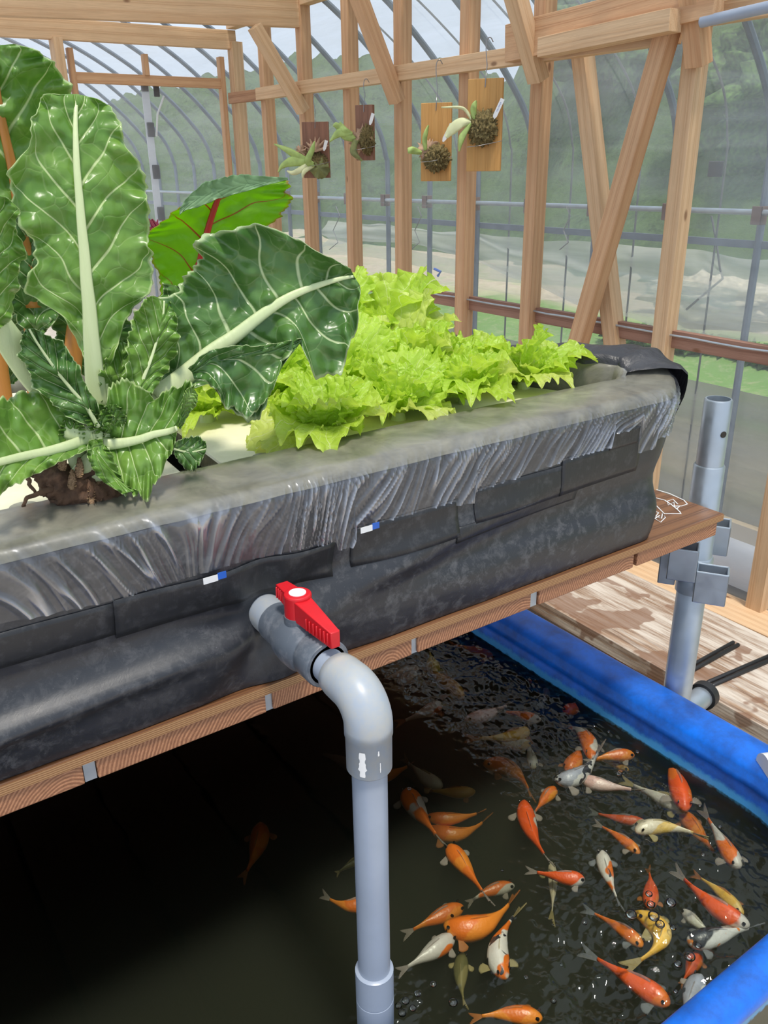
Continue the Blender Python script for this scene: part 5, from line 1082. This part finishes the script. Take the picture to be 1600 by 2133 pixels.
# ------------------------------------------------------------------ staghorn fern mounts
def mount(px, py, w_, h_, depthx, th, mat, lab_, seed, kind):
    c = P(px, py, x=depthx); toc = Vector((-c.x, -c.y, 0)).normalized(); r0 = Vector((-toc.y, toc.x, 0))
    if r0.dot(Vector((1, -1, 0))) < 0: r0 = -r0
    rt_ = (r0 * math.cos(th) + toc * math.sin(th)); nn_ = (toc * math.cos(th) - r0 * math.sin(th)); up_ = Vector((0, 0, 1))
    e = empty('fern_mount', c, lab_, 'plant mount')
    Mx = Matrix((rt_, nn_, up_)).transposed().to_4x4(); 
    # board: local frame so that grain runs up the board
    b = MB().box((-h_/2, -w_/2, -.011), (h_/2, w_/2, .011)); o = mk('board', b.V, b.F, mat, None, False, base=(0, 0, 0)); o.parent = e
    o.matrix_local = Matrix((up_, rt_, nn_)).transposed().to_4x4(); md = o.modifiers.new('b', 'BEVEL'); md.width = .0015
    def L(x, z, d): return c + rt_ * x + up_ * z + nn_ * d
    tz = h_ / 2
    rr_ = random.Random(seed)
    # wire hook
    hk = [L(0, tz - .03, .013), L(.002, tz + .004, .013), L(0, tz + .02, .004), L(.002, tz + .045, .0), L(-.004, tz + HK[seed] - .03, 0), L(0, tz + HK[seed], 0), L(.012, tz + HK[seed] + .006, .0), L(.020, tz + HK[seed] - .008, -.01)]
    q = [Vector(cr(hk, t_)) for t_ in np.linspace(0, 1, 36)]; MB().tube(q, .0018, 6).build('wire_hook', M['wire'], e, True)
    # moss ball
    mc = L(.004 * seed, -.035, .03)
    def mb_ball(cc, r, mat_, nm, amp, sq):
        bm = bmesh.new(); bmesh.ops.create_icosphere(bm, subdivisions=5, radius=1); V_ = []
        for v in bm.verts:
            p = v.co.normalized(); d = 1 + amp * noise.noise(p * 5 + Vector((seed, 0, 0))) + amp * .8 * noise.noise(p * 16 + Vector((seed, 1, 0))) + amp * .6 * noise.noise(p * 34)
            V_.append(cc + (rt_ * p.x * sq[0] + nn_ * p.y * sq[1] + up_ * p.z * sq[2]) * d * r)
        F_ = [[v.index for v in f.verts] for f in bm.faces]; bm.free(); return mk(nm, V_, F_, mat_, e)
    def frond(pts, wds, mat_, nm='frond', fork=True):
        ps = [L(*p) for p in pts]; V_ = []; n_ = 24
        for i in range(n_):
            t_ = i / (n_ - 1); m_ = Vector(cr(ps, t_)); m2 = Vector(cr(ps, min(1, t_ + .02))); m1 = Vector(cr(ps, max(0, t_ - .02))); tg = (m2 - m1).normalized(); sd = tg.cross(nn_).normalized(); w0 = float(cr([[x] for x in wds], t_)[0])
            for k in range(7): v = k / 3 - 1; V_.append(m_ + sd * w0 * v + nn_ * (.006 * (1 - v * v) + .002 * math.sin(t_ * 12 + v * 2)))
        o_ = mk(nm, V_, grid_faces(n_, 7), mat_, e); md_ = o_.modifiers.new('s', 'SOLIDIFY'); md_.thickness = .0012; return o_
    def shieldf(cx_, cz__, r, mat_, a0=0, a1=6.28, nm='shield_frond', jag=.35):
        V_ = [];
        for i in range(14):
            for k in range(40):
                a = a0 + (a1 - a0) * k / 39; rr0 = r * i / 13 * (1 + (jag * noise.noise((math.cos(a) * 3, math.sin(a) * 3, seed * 5.0))) * (i / 13) ** 2 + (jag * .5 * math.sin(a * 17 + seed)) * (i / 13) ** 5)
                V_.append(L(cx_ + rr0 * math.cos(a), cz__ + rr0 * math.sin(a), .028 + .02 * (1 - (i / 13) ** 2) + .012 * (i / 13) ** 2 * math.sin(a * 6 + seed)))
        o_ = mk(nm, V_, grid_faces(14, 40), mat_, e); md_ = o_.modifiers.new('s', 'SOLIDIFY'); md_.thickness = .0012; return o_
    if kind == 0:      # lower brown: big olive shield, forked fronds, papery crown
        mb_ball(L(.012, -.06, .02), .045, M['moss'], 'moss_ball', .3, (1, .5, 1))
        shieldf(-.0, -.01, .055, M['shield'], .2, 3.0, jag=.7); shieldf(.02, -.085, .05, M['shieldg'], 0, 6.28, jag=.08); shieldf(-.075, -.005, .03, M['shield'], 0, 6.28, jag=.6)
        frond([(-.01, -.07, .05), (-.06, -.045, .07), (-.13, .0, .08), (-.20, .03, .07)], (.014, .022, .014, .002), M['fern']); frond([(-.03, -.055, .06), (-.10, -.05, .08), (-.16, -.07, .08), (-.185, -.10, .08)], (.018, .024, .012, .002), M['fern'])
        frond([(-.03, -.06, .06), (-.07, -.09, .08), (-.11, -.105, .08), (-.14, -.095, .08)], (.012, .014, .010, .002), M['fernpale']); frond([(-.01, -.08, .05), (-.03, -.05, .08), (-.005, -.0, .09), (.01, .04, .09)], (.012, .016, .012, .002), M['fern']); frond([(-.01, -.07, .05), (-.05, -.10, .09), (-.06, -.13, .09)], (.010, .010, .002), M['fernpale'])
        tg = (.055, .02, .05, .3)
    elif kind == 1:
        mb_ball(L(.022, -.03, .03), .046, M['moss'], 'moss_ball', .35, (.65, .7, 1.25)); shieldf(-.01, -.03, .055, M['shield'], 0, 6.28, jag=.4)
        frond([(-.03, -.03, .05), (-.07, .0, .08), (-.09, .045, .08)], (.010, .026, .004), M['fern']); frond([(-.04, -.01, .06), (-.09, -.0, .09), (-.14, -.035, .09)], (.012, .018, .002), M['fern']); frond([(-.04, -.01, .06), (-.10, .03, .09), (-.12, .03, .09)], (.012, .014, .002), M['fern']); frond([(-.02, -.03, .06), (-.03, -.08, .07), (.01, -.12, .06)], (.014, .016, .003), M['shieldg'])
        tg = (.055, .055, .05, .35)
    elif kind == 2:
        mb_ball(L(.008, -.06, .03), .050, M['moss'], 'moss_ball', .35, (1, .8, 1)); shieldf(-.028, -.03, .045, M['shield'], 0, 6.28, jag=.4)
        frond([(-.05, -.04, .05), (-.08, -.03, .08), (-.10, -.03, .09)], (.006, .014, .010), M['fern']); frond([(-.035, -.03, .05), (-.035, .02, .06), (-.02, .065, .06)], (.006, .010, .002), M['fern'])
        tg = (.055, .035, .04, .5)
    else:
        mb_ball(L(.0, -.01, .03), .050, M['moss'], 'moss_ball', .35, (1, .8, 1.15)); shieldf(-.03, .005, .035, M['shield'], 0, 6.28, jag=.5)
        frond([(-.04, .01, .05), (-.075, .01, .07), (-.11, -.015, .08), (-.13, -.04, .08)], (.006, .018, .018, .006), M['fernpale']); frond([(-.04, .02, .05), (-.07, .06, .07), (-.15, .065, .08)], (.003, .005, .001), M['fernpale']); frond([(-.04, .01, .05), (-.07, -.04, .07), (-.08, -.09, .07)], (.006, .012, .002), M['fern']); frond([(-.03, .02, .05), (-.03, .06, .06), (-.02, .085, .06)], (.006, .012, .002), M['fern'])
        tg = (.06, .055, .04, .45)
    # fixing wire across the ball
    MB().tube([L(-.055, -.075, .05), L(0, -.072, .085), L(.055, -.06, .04), L(.07, -.055, .012)], .0011, 5).build('tie_wire', M['wire'], e, True)
    x_, z_, d_, an = tg; sa = math.sin(an); ca = math.cos(an); ln = .05 if kind < 2 else .075
    A_ = L(x_ - sa * ln / 2, z_ - ca * ln / 2, d_); B_ = L(x_ + sa * ln / 2, z_ + ca * ln / 2, d_)
    tgn = (B_ - A_).normalized(); sdn = tgn.cross(nn_).normalized(); hw = .008
    Vt = [A_ - sdn * hw * .4, A_ + sdn * hw * .4, A_ + tgn * .012 + sdn * hw, B_ + sdn * hw, B_ - sdn * hw, A_ + tgn * .012 - sdn * hw]; Vt = Vt + [v + nn_ * .0015 for v in Vt]
    lt = mk('name_tag', Vt, [(0,1,2,3,4,5), (11,10,9,8,7,6)] + [(i, i + 6, (i + 1) % 6 + 6, (i + 1) % 6) for i in range(6)], M['white'], e, False)
    if kind >= 2:
        w2 = MB(); pos = .3
        for k in range(7):
            p_ = A_ + tgn * ln * (.38 + .07 * k) + nn_ * .002; w2.tube([p_ - sdn * .003, p_ + tgn * .002 + sdn * .003 * (1 if k % 2 else .3)], .0006, 4)
        w2.build('handwriting', M['blueprint'], lt, True)
HK = {0: .12, 1: .10, 2: .15, 3: .13}
mount(659, 313, .135, .262, 2.38, .18, M['brownboard'], 'staghorn fern with drooping forked fronds on the lower brown board', 0, 0)
mount(761, 277, .088, .235, 2.38, .42, M['brownboard'], 'small fern and moss on the narrow brown board hung higher', 1, 1)
mount(909, 297, .128, .300, 2.38, .22, M['oakboard'], 'moss ball with a tiny fern on the left tan board', 2, 2)
mount(1010, 262, .135, .325, 2.36, .25, M['oakboard'], 'moss ball with pale strap fronds on the right tan board', 3, 3)

# ------------------------------------------------------------------ lift the whole place so the ground lies at zero
for o in sc.objects:
    if o.parent is None and o.type in {'MESH', 'EMPTY'}: o.location.z += H
